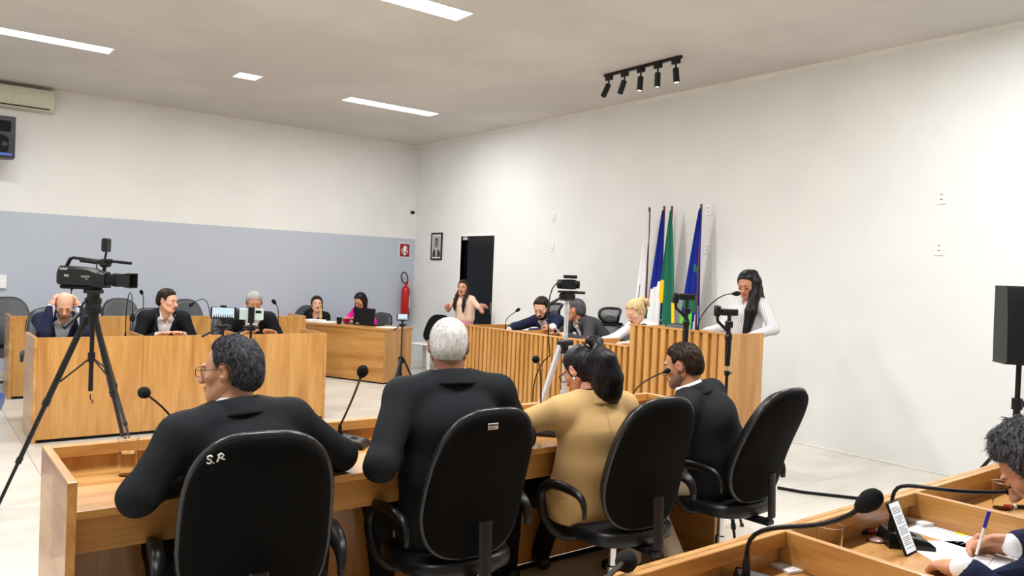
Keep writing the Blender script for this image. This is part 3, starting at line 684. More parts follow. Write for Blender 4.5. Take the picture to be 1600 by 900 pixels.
# lower right desk
b = atz(1405, 850, DT); hd = atd(1578, 768, 2.28)
mic(b, hd, 'microphone with its long neck stretched over the papers to the man at right', ang=-.75, r=.006, c1=b+V3(-.03, .03, .25), c2=hd+V3(-.34, .12, .0), hr=.02)
hd = atd(1345, 792, 1.66); b = V3(*atz(1180, 925, DT)); mic(b, hd, 'microphone nearest the photo bottom arching to the right over the desk edge', ang=-.8, r=.006, c1=b+V3(-.03, .02, .22), c2=hd-norm(hd-b)*.17+V3(0, 0, -.01), hr=.022)
hd = atd(974, 880, 1.78); b = V3(1.02, 1.02, DT); mic(b, hd, 'round black microphone head poking up at the bottom edge', ang=-.8, r=.006, hr=.026)
# middle and back rows
def bmic(px, py, y, bx, label, z=None, **kw):
    h = aty(px, py, y); mic((h[0]+bx, y+.02, DT if z is None else z), h, label, ang=-PI/2, r=.0055, hr=.022, **kw)
h = aty(207, 492, 8.0); mic((h[0]-.02, 8.15, DT), h, 'microphone hanging its head between the balding man and the dark-haired man', ang=-PI/2, r=.0045, hr=.025, c1=(h[0]-.02, 8.2, 1.40), c2=(h[0]+.01, 8.05, 1.38))
h = aty(142, 470, 8.1); mic((h[0]+.03, 8.2, DT), h, 'microphone in front of the balding man', ang=-PI/2, r=.004, hr=.022)
bmic(112, 452, 10.45, .0, 'microphone on the back row desk behind the balding man', c1=None); bmic(222, 459, 10.45, .03, 'microphone standing in the back row left of the dark-haired man')
bmic(430, 474, 8.25, .06, 'microphone standing right of the grey-haired man')
h = aty(302, 474, 10.45); mic((h[0]+.22, 10.45, DT), h, 'microphone leaning left in the back row above the phone', ang=-PI/2, r=.005, hr=.02, c1=(h[0]+.2, 10.45, 1.18), c2=(h[0]+.1, 10.45, 1.16))
# presiding desk
h = atx(807, 486, 5.55); b = atx(782, 516, 5.5); mic((5.55, b[1], .905), h, 'microphone at the left end of the presiding desk', ang=PI, r=.0045, hr=.02, c1=(5.55, b[1]-.0, 1.1), c2=(5.55, (b[1]+h[1])/2, h[2]-.06))
h = atx(868, 517, 5.62); mic((5.45, h[1]-.22, .905), h, 'black microphone before the man in the charcoal suit', ang=PI, r=.006, hr=.02, c1=(5.48, h[1]-.2, 1.02), c2=(5.55, h[1]-.1, 1.03))
h = atx(1146, 459, 5.52); b = atx(1087, 520, 5.42); mic((5.42, b[1], 1.125), h, 'red-ringed microphone on the lectern pointing at the speaking woman', ang=PI, r=.005, hr=.021, ring=True, c1=(5.42, b[1]-.02, 1.30), c2=(5.5, h[1]+.18, h[2]-.0))
h = atx(1003, 508, 5.6); mic((5.5, h[1]+.0, .905), h, 'microphone before the blonde woman', ang=PI, r=.005, hr=.02)

# ------------------------------------------------------------------ tripods and cameras
def tripod(t, top, feet, mat_leg, r=.014, zc=None, col=True, brace=True, collar=BLACK):
    top = V3(*top)
    for f in feet:
        f = V3(*f); a = top+norm((f-top)*V3(1, 1, 0))*.035
        m1 = a+(f-a)*.45; m2 = a+(f-a)*.75
        MB().tube([a, m1], r*1.25, 10).tube([m1-(f-a)*.01, m2], r*.95, 8).tube([m2, f], r*.7, 8).tube([m1-norm(f-a)*.02, m1+norm(f-a)*.02], r*1.5, 10).tube([m2-norm(f-a)*.018, m2+norm(f-a)*.018], r*1.2, 10).tube([f+V3(0, 0, .02), f], [r*.9, r*1.1], 8).build('leg', mat_leg, t, 60)
    MB().tube([top+V3(0, 0, -.05), top+V3(0, 0, .03)], .035, 12).build('crown', collar, t, 60)
    if brace:
        zc = top[2]-.42 if zc is None else zc
        b0 = V3(top[0], top[1], zc); mb = MB()
        for f in feet: f = V3(*f); k = (top[2]-(zc-.16))/top[2]; mb.tube([b0, top+(f-top)*k], .006, 6)
        mb.build('spreader', mat_leg, t, 60)
        MB().tube([top, b0+V3(0, 0, -.22)], .014, 10).tube([b0+V3(0, 0, .03), b0+V3(0, 0, -.03)], .022, 10).build('centre_column', mat_leg, t, 60)
# video camera on its tripod
c0 = atd(146, 460, 5.0); c0g = V3(c0[0], c0[1], 0)
t = thing('camera_tripod', 'tall black tripod carrying the video camera at left', 'tripod', c0g)
tp = atd(148, 495, 5.0)
tripod(t, (0, 0, tp[2]), [atz(-6, 796, 0)-c0g, atz(206, 742, 0)-c0g, atz(196, 720, 0)-c0g+V3(.12, .30, 0)], BLACK, .0155, zc=tp[2]-.26)
MB().lathe([(.05, 0), (.055, .02), (.045, .06), (.05, .065), (.05, .10), (.038, .105), (.038, .135)], 18, None, (0, 0, tp[2]+.02)).box(-.05, .05, -.035, .035, tp[2]+.15, tp[2]+.175, .004, rotz(-.66)).build('fluid_head', BLACK, t, 40)
hd = atd(100, 512, 4.75)-c0g; MB().tube(bez((0, 0, tp[2]+.11), (-.03, -.02, tp[2]+.12), (-.08, -.05, tp[2]+.10), hd*.45+V3(0, 0, tp[2]+.1)*.55, 6)+[hd], .008, 8).tube([hd+(V3(0, 0, tp[2]+.1)-hd)*.5, hd], .014, 10).build('pan_handle', BLACK, t, 60)
MB().tube([(0, 0, tp[2]-.50), (0, 0, tp[2]-.53), (.015, 0, tp[2]-.545), (.01, 0, tp[2]-.56)], .004, 6).build('column_hook', BLACK, t, 60)
cz = tp[2]+.175
t = thing('video_camera', 'black shoulder video camera on the tall tripod, lens pointing right', 'camera', (c0[0], c0[1], cz), -.66); t.scale = (.89,)*3
# local x = lens direction, z up
MB().rings([[(x, -w_, a0), (x, w_, a0), (x, w_, a1-.02), (x, w_-.02, a1), (x, -w_+.02, a1), (x, -w_, a1-.02)] for x, w_, a0, a1 in ((-.245, .045, .045, .135), (-.225, .06, .03, .165), (-.15, .06, .03, .165), (-.02, .06, .03, .16), (.04, .055, .02, .14), (.10, .05, .015, .13))]).build('body', BLACK, t, 25)
MB().box(-.225, .02, -.045, .045, .0, .03, .012).box(-.03, .05, -.03, .03, -.005, .02, .004).build('shoulder_pad', BLACKM, t)
RXL = roty(PI/2)
MB().lathe([(0, .09), (.042, .09), (.042, .14), (.048, .145), (.048, .19), (.04, .195), (0, .195)], 24, RXL, (0, 0, .075)).build('lens', BLACKM, t)
MB().rings([[(x, -w_, .075-h_), (x, w_, .075-h_), (x, w_, .075+h_), (x, -w_, .075+h_)] for x, w_, h_ in ((.19, .045, .04), (.285, .066, .055), (.288, .060, .050), (.20, .04, .035))], False).build('lens_hood', BLACK, t, 25)
MB().tube([(-.20, 0, .16), (-.175, 0, .215), (-.15, 0, .225), (.07, 0, .205), (.075, 0, .17), (.07, 0, .13)], .014, 10, .9).tube([(-.10, 0, .21), (.03, 0, .198)], .0165, 10).build('top_handle', BLACK, t, 60)
MB().box(.045, .115, -.03, .03, .165, .225, .012).build('viewfinder_mount', BLACK, t)
MB().tube([(.09, -.035, .212), (.285, -.035, .20)], .0105, 12).tube([(.12, -.035, .21), (.145, -.035, .2085)], .016, 12).build('shotgun_microphone', BLACKM, t, 60)
MB().tube([(.075, 0, .22), (.085, 0, .285)], .008, 8).box(.068, .10, -.038, .038, .275, .375, .006, None, None).mat(1).box(.062, .068, -.032, .032, .285, .365, .002).build('monitor', [BLACK, BLACKM], t)
MB().tube(bez((.05, -.04, .20), (.02, -.06, .14), (.10, -.08, .14), (.11, -.05, .11), 8), .004, 6).build('cable', BLACKM, t, 180)
RS = np.array([[1, 0, 0], [0, 0, -1], [0, 1, 0.]])
text_mesh('lettering', 'SONY', .022, WHITEP, t, (-.185, -.0605, .142), RS); text_mesh('lettering', 'HD', .024, WHITEP, t, (-.165, -.0605, .095), RS)
MB().box(-.06, .0, -.0608, -.06, .085, .10, 0).box(-.03, -.012, -.062, -.06, .07, .08, 0).build('control_labels', G2, t)
# phone tripods before the middle row
def phone_stand(label, plabel, top, feet, face, size=(.16, .078), screen=True, back=None, lean=.0, hz=.0, gkind='phone'):
    top = V3(*top); g = V3(top[0], top[1], 0)
    t = thing('phone_tripod', label, 'tripod', g, 0, 'slim tripods holding phones')
    tripod(t, (0, 0, .52), [V3(*f) for f in feet], BLACK, .011, zc=.32)
    z = top[2]-size[1]/2
    MB().tube([(0, 0, .5), (0, 0, z-.06)], .009, 8).build('pole', BLACK, t, 60)
    R = rotz(face)
    MB().box(-.03, .03, -.022, .022, z-.075, z-.035, .008, R).tube([R @ V3(-.05, 0, z-.05), R @ V3(.05, 0, z-.05)], .011, 8).tube([R @ V3(0, 0, z-.04), R @ V3(0, 0, z)], .010, 8).build('pan_head', BLACK, t)
    MB().tube([R @ V3(.0, .0, z-.055), R @ V3(-.05, -.05, z-.075), R @ V3(-.11, -.10, z-.11)], [.006, .006, .009], 8).build('pan_handle', BLACK, t, 60)
    MB().box(-.018, .018, .004, .014, z-.01, z+size[1]+.012, .003, R).box(-.02, .02, -.008, .014, z-.012, z-.002, .002, R).box(-.02, .02, -.008, .014, z+size[1]+.002, z+size[1]+.012, .002, R).build('phone_clamp', BLACK, t)
    p = thing('phone', plabel, 'phone', (top[0], top[1], z), face, 'phones filming on tripods')
    sx = size[0]/2; back = back or BLACK
    MB().box(-sx, sx, -.004, .004, 0, size[1], .003).build('case', back, p)
    if screen:
        MB().box(-sx+.012, sx-.012, -.0046, -.004, .004, size[1]-.004, 0).build('screen', SCREEN, p)
        mb = MB()
        for k in range(9): x = -sx+.024+k*(2*sx-.048)/8; mb.prism(superell(.0035, .005, 2, 8, x, .022+.002*(k % 3)), 0, .0004, RV, (0, -.0046, 0)).box(x-.006, x+.006, -.005, -.0046, .006, .0165, 0)
        mb.box(-sx+.012, sx-.012, -.0048, -.0046, .004, .008, 0); mb.build('screen_picture', INKD, p)
    else:
        MB().box(sx-.05, sx-.014, -.0065, -.004, size[1]-.03, size[1]-.012, .002).build('camera_bump', BLACK, p)
    return p
fts = [(.26, -.05, 0), (-.16, .22, 0), (-.12, -.24, 0)]
phone_stand('slim black tripod with a phone screen before the middle row', 'phone on a tripod showing the meeting on its bright screen', atd(349, 489, 5.1), fts, -.45)
p2_ = atd(393, 491, 5.25)
pp = phone_stand('slim black tripod with a pale phone before the grey-haired man', 'pale green phone seen from behind in a tripod clamp before the grey-haired man', p2_, fts, -.45, (.155, .076), False, noisy('mint_phone', srgb(196, 216, 214), srgb(206, 224, 222), (10, 10, 10), .3))
R = rotz(-.45); g = V3(p2_[0], p2_[1], 0)
tq = [o for o in C.objects if o.name.startswith('phone_tripod')][-1]
MB().box(-.020, .020, -.016, -.006, p2_[2]-.06, p2_[2]+.05, .003, R).build('clamp_front', BLACK, tq)
q = atz(622, 626, 0); tpz = 1.6-(1.6-0)*(497-423.5)/(626-423.5)
ph = phone_stand('waist-high black tripod with a small phone beside the oak secretary table', 'small phone on a tripod near the secretary table, screen lit white', (4.80, 8.33, 1.035), [atz(602, 646, 0)-V3(4.80, 8.33, 0), (.20, -.22, 0), (.10, .28, 0)], -.45, (.14, .085))
# white-legged tripod with a camcorder
c1 = atd(886, 470, 5.0); g1 = V3(c1[0], c1[1], 0); zt = atd(884, 540, 5.0)[2]
t = thing('camera_tripod', 'silver tripod with a small camcorder in front of the presiding desk', 'tripod', g1)
tripod(t, (0, 0, zt), [atz(842, 735, 0)*.0+V3(-.38, .12, 0), (.30, .30, 0), (.12, -.38, 0)], ALU, .016, zc=zt-.32)
z1 = c1[2]
MB().tube([(0, 0, zt-.1), (0, 0, z1)], .0145, 12).build('centre_column', ALU, t, 60)
MB().box(-.045, .045, -.04, .04, zt-.02, zt+.035, .01).tube([(0, -.03, zt), (0.02, -.05, zt-.14)], .009, 8).build('crank_housing', BLACK, t)
MB().box(-.05, .05, -.035, .035, z1-.0, z1+.05, .012).box(-.06, .07, -.03, .03, z1+.05, z1+.065, .004).build('pan_head', BLACK, t)
hn = atd(858, 476, 4.9)-g1; MB().tube([(.02, 0, z1+.055), hn+(V3(.02, 0, z1+.055)-hn)*.6, hn], [.007, .007, .012], 8).tube([(.02, 0, z1+.055), (.10, -.06, z1+.055)], .009, 8).build('pan_handle', BLACK, t, 60)
cc = thing('camcorder', 'small black camcorder on the silver tripod', 'camera', (c1[0], c1[1], z1+.066), -.55)
MB().rings([[(x, w_*math.cos(a), .04+h_*math.sin(a)) for a in np.linspace(0, 2*PI, 15)[:-1]] for x, w_, h_ in ((-.07, .02, .022), (-.062, .026, .03), (.03, .028, .034), (.055, .024, .03), (.058, .02, .025))]).build('body', BLACK, cc, 30)
MB().lathe([(0, .058), (.024, .058), (.026, .075), (.02, .076), (0, .066)], 18, RXL, (0, 0, .04)).build('lens', BLACKM, cc)
MB().box(-.045, .045, -.035, -.028, .01, .07, .003).build('side_screen', BLACKM, cc); MB().box(-.03, .06, -.012, .012, .078, .10, .005).build('shoe_light', BLACK, cc)
MB().tube(bez((-.06, .0, .05), (-.14, .0, .02), (-.13, -.02, -.2), (-.10, -.02, -.42), 10) + bez((-.10, -.02, -.42), (-.22, 0, -.5), (-.24, 0, -.8), (-.10, .0, -.95), 10)[1:], .004, 6).build('cable', BLACKM, cc, 180)
# phone gimbals on stands by the lectern
def gimbal(label, top, ztop_handle, ang, phone=True):
    g = V3(top[0], top[1], 0); t = thing('gimbal_stand', label, 'tripod', g, 0, 'black phone gimbals on stands'); z = top[2]; R = rotz(ang)
    zh = ztop_handle
    MB().tube([(0, 0, zh-.21), (0, 0, zh-.02), (0, 0, zh)], [.017, .021, .018], 12).ball((0, 0, zh-.03), (.028, .024, .03), 12).build('handle', BLACK, t, 60)
    MB().tube([R @ V3(0, 0, zh), R @ V3(-.03, 0, zh+.03), R @ V3(-.075, 0, zh+.07), R @ V3(-.08, 0, zh+.12)], .010, 8).box(-.10, -.06, -.018, .018, zh+.10, zh+.17, .008, R).build('arm', BLACK, t, 40)
    MB().tube([R @ V3(0, 0, zh), R @ V3(0, 0, z)], .012, 8).box(-.022, .022, -.018, .018, zh+.03, zh+.075, .006, R).build('motor', BLACK, t, 40)
    MB().box(-.055, .055, -.012, .014, z-.022, z+.022, .006, R).build('phone_clamp', BLACK, t)
    MB().tube([(0, 0, .5), (0, 0, zh-.27)], .0095, 8).tube([(0, 0, zh-.27), (0, 0, zh-.24)], .018, 10).tube([(0, 0, zh-.255), R @ V3(.03, 0, zh-.255)], .006, 6).build('pole', BLACK, t, 60)
    MB().tube([(0, 0, zh-.24), (0, 0, zh-.205)], .008, 8).build('joint', CHROME, t, 60)
    tripod(t, (0, 0, .55), [(.30, .05, 0), (-.14, .26, 0), (-.16, -.24, 0)], BLACK, .013, zc=.36)
    return t
a = atd(1140, 488, 4.9); gimbal('phone gimbal on a black stand right of the man in black, before the lectern', a, atd(1140, 520, 4.9)[2], -.55)
a = atd(1074, 464, 5.2); gimbal('slim phone gimbal on a stand above the head of the man in black', a, atd(1075, 498, 5.2)[2], -.55)
# loudspeaker on pole at the right edge
s0 = atx(1592, 575, 6.35); t = thing('speaker_stand', 'black pole stand of the loudspeaker at the right edge', 'stand', (s0[0], s0[1], 0))
zs = s0[2]
MB().tube([(0, 0, .3), (0, 0, zs-.22)], .024, 12).tube([(0, 0, .8), (0, 0, zs+.03)], .018, 12).tube([(0, 0, zs-.30), (0, 0, zs-.22)], .036, 12).build('pole', BLACK, t, 60)
MB().tube([(-.02, 0, zs-.23), (-.07, -.03, zs-.22)], .007, 6).tube([(.02, 0, zs-.29), (.06, -.02, zs-.28), (.07, -.02, zs-.24)], .008, 6).build('clamp_lever', BLACK, t, 60)
for k in range(3):
    a = 1.43+k*2*PI/3; c, s = math.cos(a), math.sin(a)
    MB().tube([(0, 0, .62), (.42*c, .42*s, .02)], .013, 8).tube([(0, 0, .30), (.26*c, .26*s, .25)], .008, 6).ball((.42*c, .42*s, .02), .02, 8).build('leg', BLACK, t, 60)
t = thing('loudspeaker', 'black loudspeaker on the pole stand at the right edge', 'speaker', (s0[0]-.0, s0[1], zs+.03), .72)
prof = [(-.15, -.16), (.15, -.16), (.17, -.12), (.12, .13), (-.12, .13), (-.17, -.12)]
MB().rings([[(x*s, y*s+o, z) for x, y in prof] for s, o, z in ((.9, .02, 0), (.99, .0, .02), (1, 0, .05), (.97, .01, .34), (.86, .03, .54), (.76, .05, .56))]).build('cabinet', BLACK, t, 25)
MB().prism(superell(.13, .15, 4, 20, 0, .19), 0, .012, RV, (0, -.158, 0)).build('grille', BLACKM, t)
MB().rings([[(x, y, z) for x, z in ((-w_, .40-h_), (w_, .40-h_), (w_*.8, .40+h_*1.4), (-w_*.8, .40+h_*1.4))] for w_, h_, y in ((.12, .05, -.165), (.05, .025, -.10))], True).build('horn', BLACKM, t, 20)
MB().tube([(-.155, -.145, .36), (-.165, -.10, .33), (-.155, -.06, .36)], .01, 8).build('side_handle', BLACKM, t, 60)
MB().box(-.13, -.07, -.174, -.169, .04, .052, .001).build('badge', G2, t)
# ------------------------------------------------------------------ smooth-blended solids (one continuous skin)
_rs = np.random.RandomState(3); _tab = _rs.rand(32, 32, 32).astype(np.float32)
def vnoise(x, y, z):
    xi, yi, zi = np.floor(x).astype(int), np.floor(y).astype(int), np.floor(z).astype(int)
    u, v, w_ = x-xi, y-yi, z-zi; u = u*u*(3-2*u); v = v*v*(3-2*v); w_ = w_*w_*(3-2*w_); r = 0
    for a in (0, 1):
        for b in (0, 1):
            for c in (0, 1):
                r = r + _tab[(xi+a) & 31, (yi+b) & 31, (zi+c) & 31]*(u if a else 1-u)*(v if b else 1-v)*(w_ if c else 1-w_)
    return r-.5
def rc(a, b, ra, rb=None, side=None, f0=1., f1=None):
    a, b = np.asarray(a, float), np.asarray(b, float); rb = ra if rb is None else rb; f1 = f0 if f1 is None else f1
    d = b-a; dd = max(d @ d, 1e-9); sd = None if side is None else norm(side)
    def fn(X, Y, Z):
        x, y, z = X-a[0], Y-a[1], Z-a[2]; t = np.clip((x*d[0]+y*d[1]+z*d[2])/dd, 0, 1)
        x, y, z = x-t*d[0], y-t*d[1], z-t*d[2]; q = x*x+y*y+z*z
        if sd is not None:
            s = x*sd[0]+y*sd[1]+z*sd[2]; f = f0+(f1-f0)*t; q = q-s*s+(s/f)**2
        return np.sqrt(np.maximum(q, 1e-12))-(ra+(rb-ra)*t)
    m = max(ra, rb)*max(1, f0 if side is not None else 1, f1 if side is not None else 1)
    return fn, np.minimum(a, b)-m, np.maximum(a, b)+m
def ell(c, r, M=None):
    c = np.asarray(c, float); r = np.asarray([r]*3 if np.isscalar(r) else r, float); M_ = np.eye(3) if M is None else M
    def fn(X, Y, Z):
        x, y, z = X-c[0], Y-c[1], Z-c[2]
        l = [(x*M_[0, i]+y*M_[1, i]+z*M_[2, i]) for i in range(3)]
        k0 = np.sqrt(sum((l[i]/r[i])**2 for i in range(3))); k1 = np.sqrt(sum((l[i]/r[i]**2)**2 for i in range(3)))
        return k0*(k0-1)/np.maximum(k1, 1e-6)
    e = np.sqrt(((M_*r)**2).sum(1)); return fn, c-e, c+e
class Field:
    def __init__(s): s.it = []
    def add(s, prim, k=.02): s.it.append((*prim, k, 0)); return s
    def sub(s, prim, k=.01): s.it.append((*prim, k, 1)); return s
    def cut(s, fn, k=.004): s.it.append((fn, None, None, k, 1)); return s
    def chain(s, pts, rs, k=.02, **kw):
        for i in range(len(pts)-1):
            s.add(rc(pts[i], pts[i+1], rs[i] if not np.isscalar(rs) else rs, rs[i+1] if not np.isscalar(rs) else rs, **kw), k)
        return s
    def grid(s, h):
        A = [i for i in s.it if i[4] == 0]
        lo = np.min([i[1] for i in A], 0)-.02-2*h; hi = np.max([i[2] for i in A], 0)+.02+2*h
        n = np.ceil((hi-lo)/h).astype(int)+1; ax = [lo[i]+h*np.arange(n[i]) for i in range(3)]
        F = np.full(n, .08, np.float32)
        for fn, l, u, k, op in s.it:
            if l is None: i0, i1 = np.zeros(3, int), n
            else:
                i0 = np.clip(np.floor((l-k-2*h-lo)/h).astype(int), 0, n); i1 = np.clip(np.ceil((u+k+2*h-lo)/h).astype(int)+1, 0, n)
            if (i1 <= i0).any(): continue
            sl = tuple(slice(i0[j], i1[j]) for j in range(3))
            d = fn(ax[0][sl[0]][:, None, None], ax[1][sl[1]][None, :, None], ax[2][sl[2]][None, None, :]).astype(np.float32)
            g = F[sl]
            if op == 0: q = np.maximum(k-np.abs(g-d), 0)/max(k, 1e-6); F[sl] = np.minimum(g, d)-q*q*k*.25
            else: d = -d; q = np.maximum(k-np.abs(g-d), 0)/max(k, 1e-6); F[sl] = np.maximum(g, d)+q*q*k*.25
        return F, lo, ax
    def ev(s, P):
        X, Y, Z = P[:, 0], P[:, 1], P[:, 2]; F = np.full(len(P), .08)
        for fn, l, u, k, op in s.it:
            d = fn(X, Y, Z)
            if op == 0: q = np.maximum(k-np.abs(F-d), 0)/max(k, 1e-6); F = np.minimum(F, d)-q*q*k*.25
            else: d = -d; q = np.maximum(k-np.abs(F-d), 0)/max(k, 1e-6); F = np.maximum(F, d)+q*q*k*.25
        return F
    def mesh(s, h, noise=None):
        F, lo, ax = s.grid(h)
        if noise:
            ii = np.nonzero(np.abs(F) < .03)
            F[ii] += noise(ax[0][ii[0]], ax[1][ii[1]], ax[2][ii[2]]).astype(np.float32)
        return surfnet(F, lo, h)
def surfnet(F, lo, h):
    F[0], F[-1], F[:, 0], F[:, -1], F[:, :, 0], F[:, :, -1] = [.02]*6
    S = F < 0; nx, ny, nz = F.shape
    cnt = sum(S[a:nx-1+a, b:ny-1+b, c:nz-1+c].astype(np.int8) for a in (0, 1) for b in (0, 1) for c in (0, 1))
    I, J, K = np.nonzero((cnt > 0) & (cnt < 8)); M = len(I)
    idx = np.full((nx-1, ny-1, nz-1), -1, np.int32); idx[I, J, K] = np.arange(M)
    pos = np.zeros((M, 3)); num = np.zeros(M)
    cs = [(a, b, c) for a in (0, 1) for b in (0, 1) for c in (0, 1)]
    val = {c: F[I+c[0], J+c[1], K+c[2]] for c in cs}
    for a in cs:
        for ax in range(3):
            if a[ax]: continue
            b = list(a); b[ax] = 1; b = tuple(b); fa, fb = val[a], val[b]; x = (fa < 0) != (fb < 0)
            t = np.where(x, fa/np.where(x, fa-fb, 1), 0); p = np.zeros((M, 3)); p[:] = a; p[:, ax] = t
            pos += p*x[:, None]; num += x
    pos = (pos/num[:, None]+np.stack([I, J, K], 1))*h+lo
    Q = []
    for ax in range(3):
        u, v = (ax+1) % 3, (ax+2) % 3
        s0 = [slice(None)]*3; s1 = [slice(None)]*3; s0[ax] = slice(0, -1); s1[ax] = slice(1, None)
        A, B = S[tuple(s0)], S[tuple(s1)]; e = np.argwhere(A != B)
        ok = (e[:, u] > 0) & (e[:, v] > 0) & (e[:, u] < F.shape[u]-1) & (e[:, v] < F.shape[v]-1); e = e[ok]
        fl = A[tuple(e.T)]
        def cell(du_, dv_): c = e.copy(); c[:, u] -= du_; c[:, v] -= dv_; return idx[tuple(c.T)]
        q = np.stack([cell(1, 1), cell(0, 1), cell(0, 0), cell(1, 0)], 1); q[~fl] = q[~fl][:, ::-1]; Q.append(q)
    Q = np.concatenate(Q); Q = Q[(Q >= 0).all(1)]
    return pos, Q.astype(np.int32)
def relax(v, q, n=1, lam=.5):
    for _ in range(n):
        acc = np.zeros_like(v); c = np.zeros(len(v))
        for a, b in ((0, 1), (1, 2), (2, 3), (3, 0)):
            np.add.at(acc, q[:, a], v[q[:, b]]); np.add.at(acc, q[:, b], v[q[:, a]]); np.add.at(c, q[:, a], 1); np.add.at(c, q[:, b], 1)
        v = v+lam*(acc/np.maximum(c, 1)[:, None]-v)
    return v

# ------------------------------------------------------------------ head and hand templates (head frame: +y face, +z up, +x its right)
def head_field(fem=False, lids=0., wide=1.):
    F = Field(); j = .90 if fem else 1.
    F.add(ell((0, -.014, .030), (.073, .090, .082)), .02)
    F.add(ell((0, .026, -.020), (.058*wide, .060, .080)), .03)
    F.add(ell((0, .040, -.074), (.043*j*wide, .040, .034)), .025).add(ell((0, .066, -.097), (.021*j, .017, .016)), .022)
    for s in (-1, 1):
        F.add(rc((s*.056, -.012, -.045), (s*.030*j, .050, -.092), .017*wide, .016), .03)
        F.add(ell((s*.043, .052, -.020), (.021, .020, .017)), .02)
        F.add(ell((s*.027, .079, .021), (.027, .011, .008)), .012)
        F.sub(ell((s*.031, .098, .004), (.019, .018, .0115)), .010)
        if lids: F.add(ell((s*.031, .0745, .003+.004*(1-lids)), (.0155, .0135, .0105)), .004)
        F.add(ell((s*.011, .097, -.036), (.0085, .011, .0075)), .007)
        F.sub(ell((s*.007, .102, -.0435), (.0032, .005, .003)), .002)
    F.add(rc((0, .080, .012), (0, .104, -.028), .0075, .0105), .012).add(ell((0, .106, -.032), (.0115, .0115, .0105)), .008)
    F.add(ell((0, .083, -.058), (.023, .0125, .0065)), .006).add(ell((0, .081, -.0695), (.019, .0125, .007)), .006)
    F.sub(rc((-.022, .0955, -.0635), (.022, .0955, -.0635), .0014), .003)
    for s in (-1, 1):
        M = rotz(s*-.50) @ rotx(-.18)
        F.add(ell((s*.0805, -.012, -.004), (.0080, .0190, .029), M), .006)
        F.sub(ell((s*.0895, -.006, .001), (.0055, .0100, .0165), M), .004)
        F.add(ell((s*.075, -.002, -.028), (.0065, .008, .008)), .005)
    return F
_hc = {}
def head_mesh(fem, lids, wide, h):
    k = (fem, lids, wide, h)
    if k not in _hc:
        v, q = head_field(fem, lids, wide).mesh(h); v = relax(v, q, 1, .35); _hc[k] = (v, q)
    return _hc[k]
def hand_field(kind):
    """right hand, palm down: fingers +y, thumb on -x, palm faces -z"""
    F = Field()
    F.add(rc((0, -.03, 0), (0, .02, 0), .021, .020, (1, 0, 0), 1.25, 1.55), .015).add(rc((0, .02, 0), (0, .072, -.002), .0175, .0125, (1, 0, 0), 1.9, 2.9), .02)
    fx = (-.031, -.0105, .0105, .030); fl = (.074, .084, .077, .060); fr = (.0094, .0096, .0092, .0080)
    curl = dict(flat=(.16, .20, .14), relax=(.45, .55, .35), grip=(.75, .95, .55), fist=(1.25, 1.5, .9), pen=(.95, .75, .40))[kind]
    for i in range(4):
        c = [a*(1+.10*i) for a in curl]; p = V3(fx[i], .076-.004*abs(i-1), -.002); ang = 0; sp = (fx[i]*1.6 if kind in ('flat', 'relax') else 0)
        for j_, (fr_, ln) in enumerate(zip((1, .92, .82), (.47, .30, .23))):
            ang -= c[j_]; d = V3(math.sin(sp)*math.cos(ang), math.cos(ang)*math.cos(sp), math.sin(ang)); q = p+d*fl[i]*ln
            F.add(rc(p, q, fr[i]*fr_*1.02, fr[i]*(fr_-.09)), .005 if j_ else .010); p = q
    t0 = V3(-.022, .0, -.006)
    if kind == 'flat': tp = [t0, V3(-.046, .028, -.012), V3(-.060, .056, -.014), V3(-.066, .078, -.014)]
    elif kind in ('pen', 'grip', 'fist'): tp = [t0, V3(-.042, .030, -.022), V3(-.038, .062, -.034), V3(-.022, .086, -.040)]
    else: tp = [t0, V3(-.045, .028, -.018), V3(-.056, .056, -.026), V3(-.052, .080, -.032)]
    F.chain(tp, [.0165, .0125, .0105, .0085], .012)
    return F
_kc = {}
def hand_mesh(kind, h):
    if (kind, h) not in _kc:
        v, q = hand_field(kind).mesh(h); _kc[kind, h] = (relax(v, q, 1, .3), q)
    return _kc[kind, h]
def ik(a, b, l1, l2, pole):
    d = b-a; D = np.linalg.norm(d); s = min(1, (l1+l2)*.995/max(D, 1e-6))
    if s < 1: b = a+d*s; D *= s; d = b-a
    u = d/D; c = (l1*l1-l2*l2+D*D)/(2*D); hgt = math.sqrt(max(l1*l1-c*c, 1e-6))
    pl = np.asarray(pole, float); pl = norm(pl-u*(pl @ u)); return a+u*c+pl*hgt, b

def wrapf(fn, c, M):
    return lambda X, Y, Z: fn(*[((X-c[0])*M[0, i]+(Y-c[1])*M[1, i]+(Z-c[2])*M[2, i]) for i in range(3)])
HAIRLINES = dict(
    short=([-.13, -.06, -.035, -.012, .006, .022, .035, .050, .068, .12], [-.078, -.068, -.045, .030, -.010, .000, .045, .062, .076, .082]),
    receding=([-.13, -.06, -.035, -.012, .006, .020, .035, .055, .068, .12], [-.078, -.068, -.045, .030, -.005, .020, .070, .086, .094, .11]),
    fringe=([-.13, -.06, -.035, -.012, .006, .022, .035, .050, .068, .12], [-.082, -.070, -.045, .030, -.012, .000, .040, .055, .062, .060]),
    long=([-.13, -.05, -.02, .02, .036, .05, .07, .12], [-.13, -.13, -.10, -.06, .01, .055, .078, .084]),
    crop=([-.13, -.06, -.035, -.012, .006, .022, .035, .050, .068, .12], [-.058, -.052, -.035, .030, .000, .005, .048, .062, .076, .082]),
    bald=([-.13, -.06, -.035, -.012, .006, .12], [-.07, -.06, -.04, .03, .06, .2]))
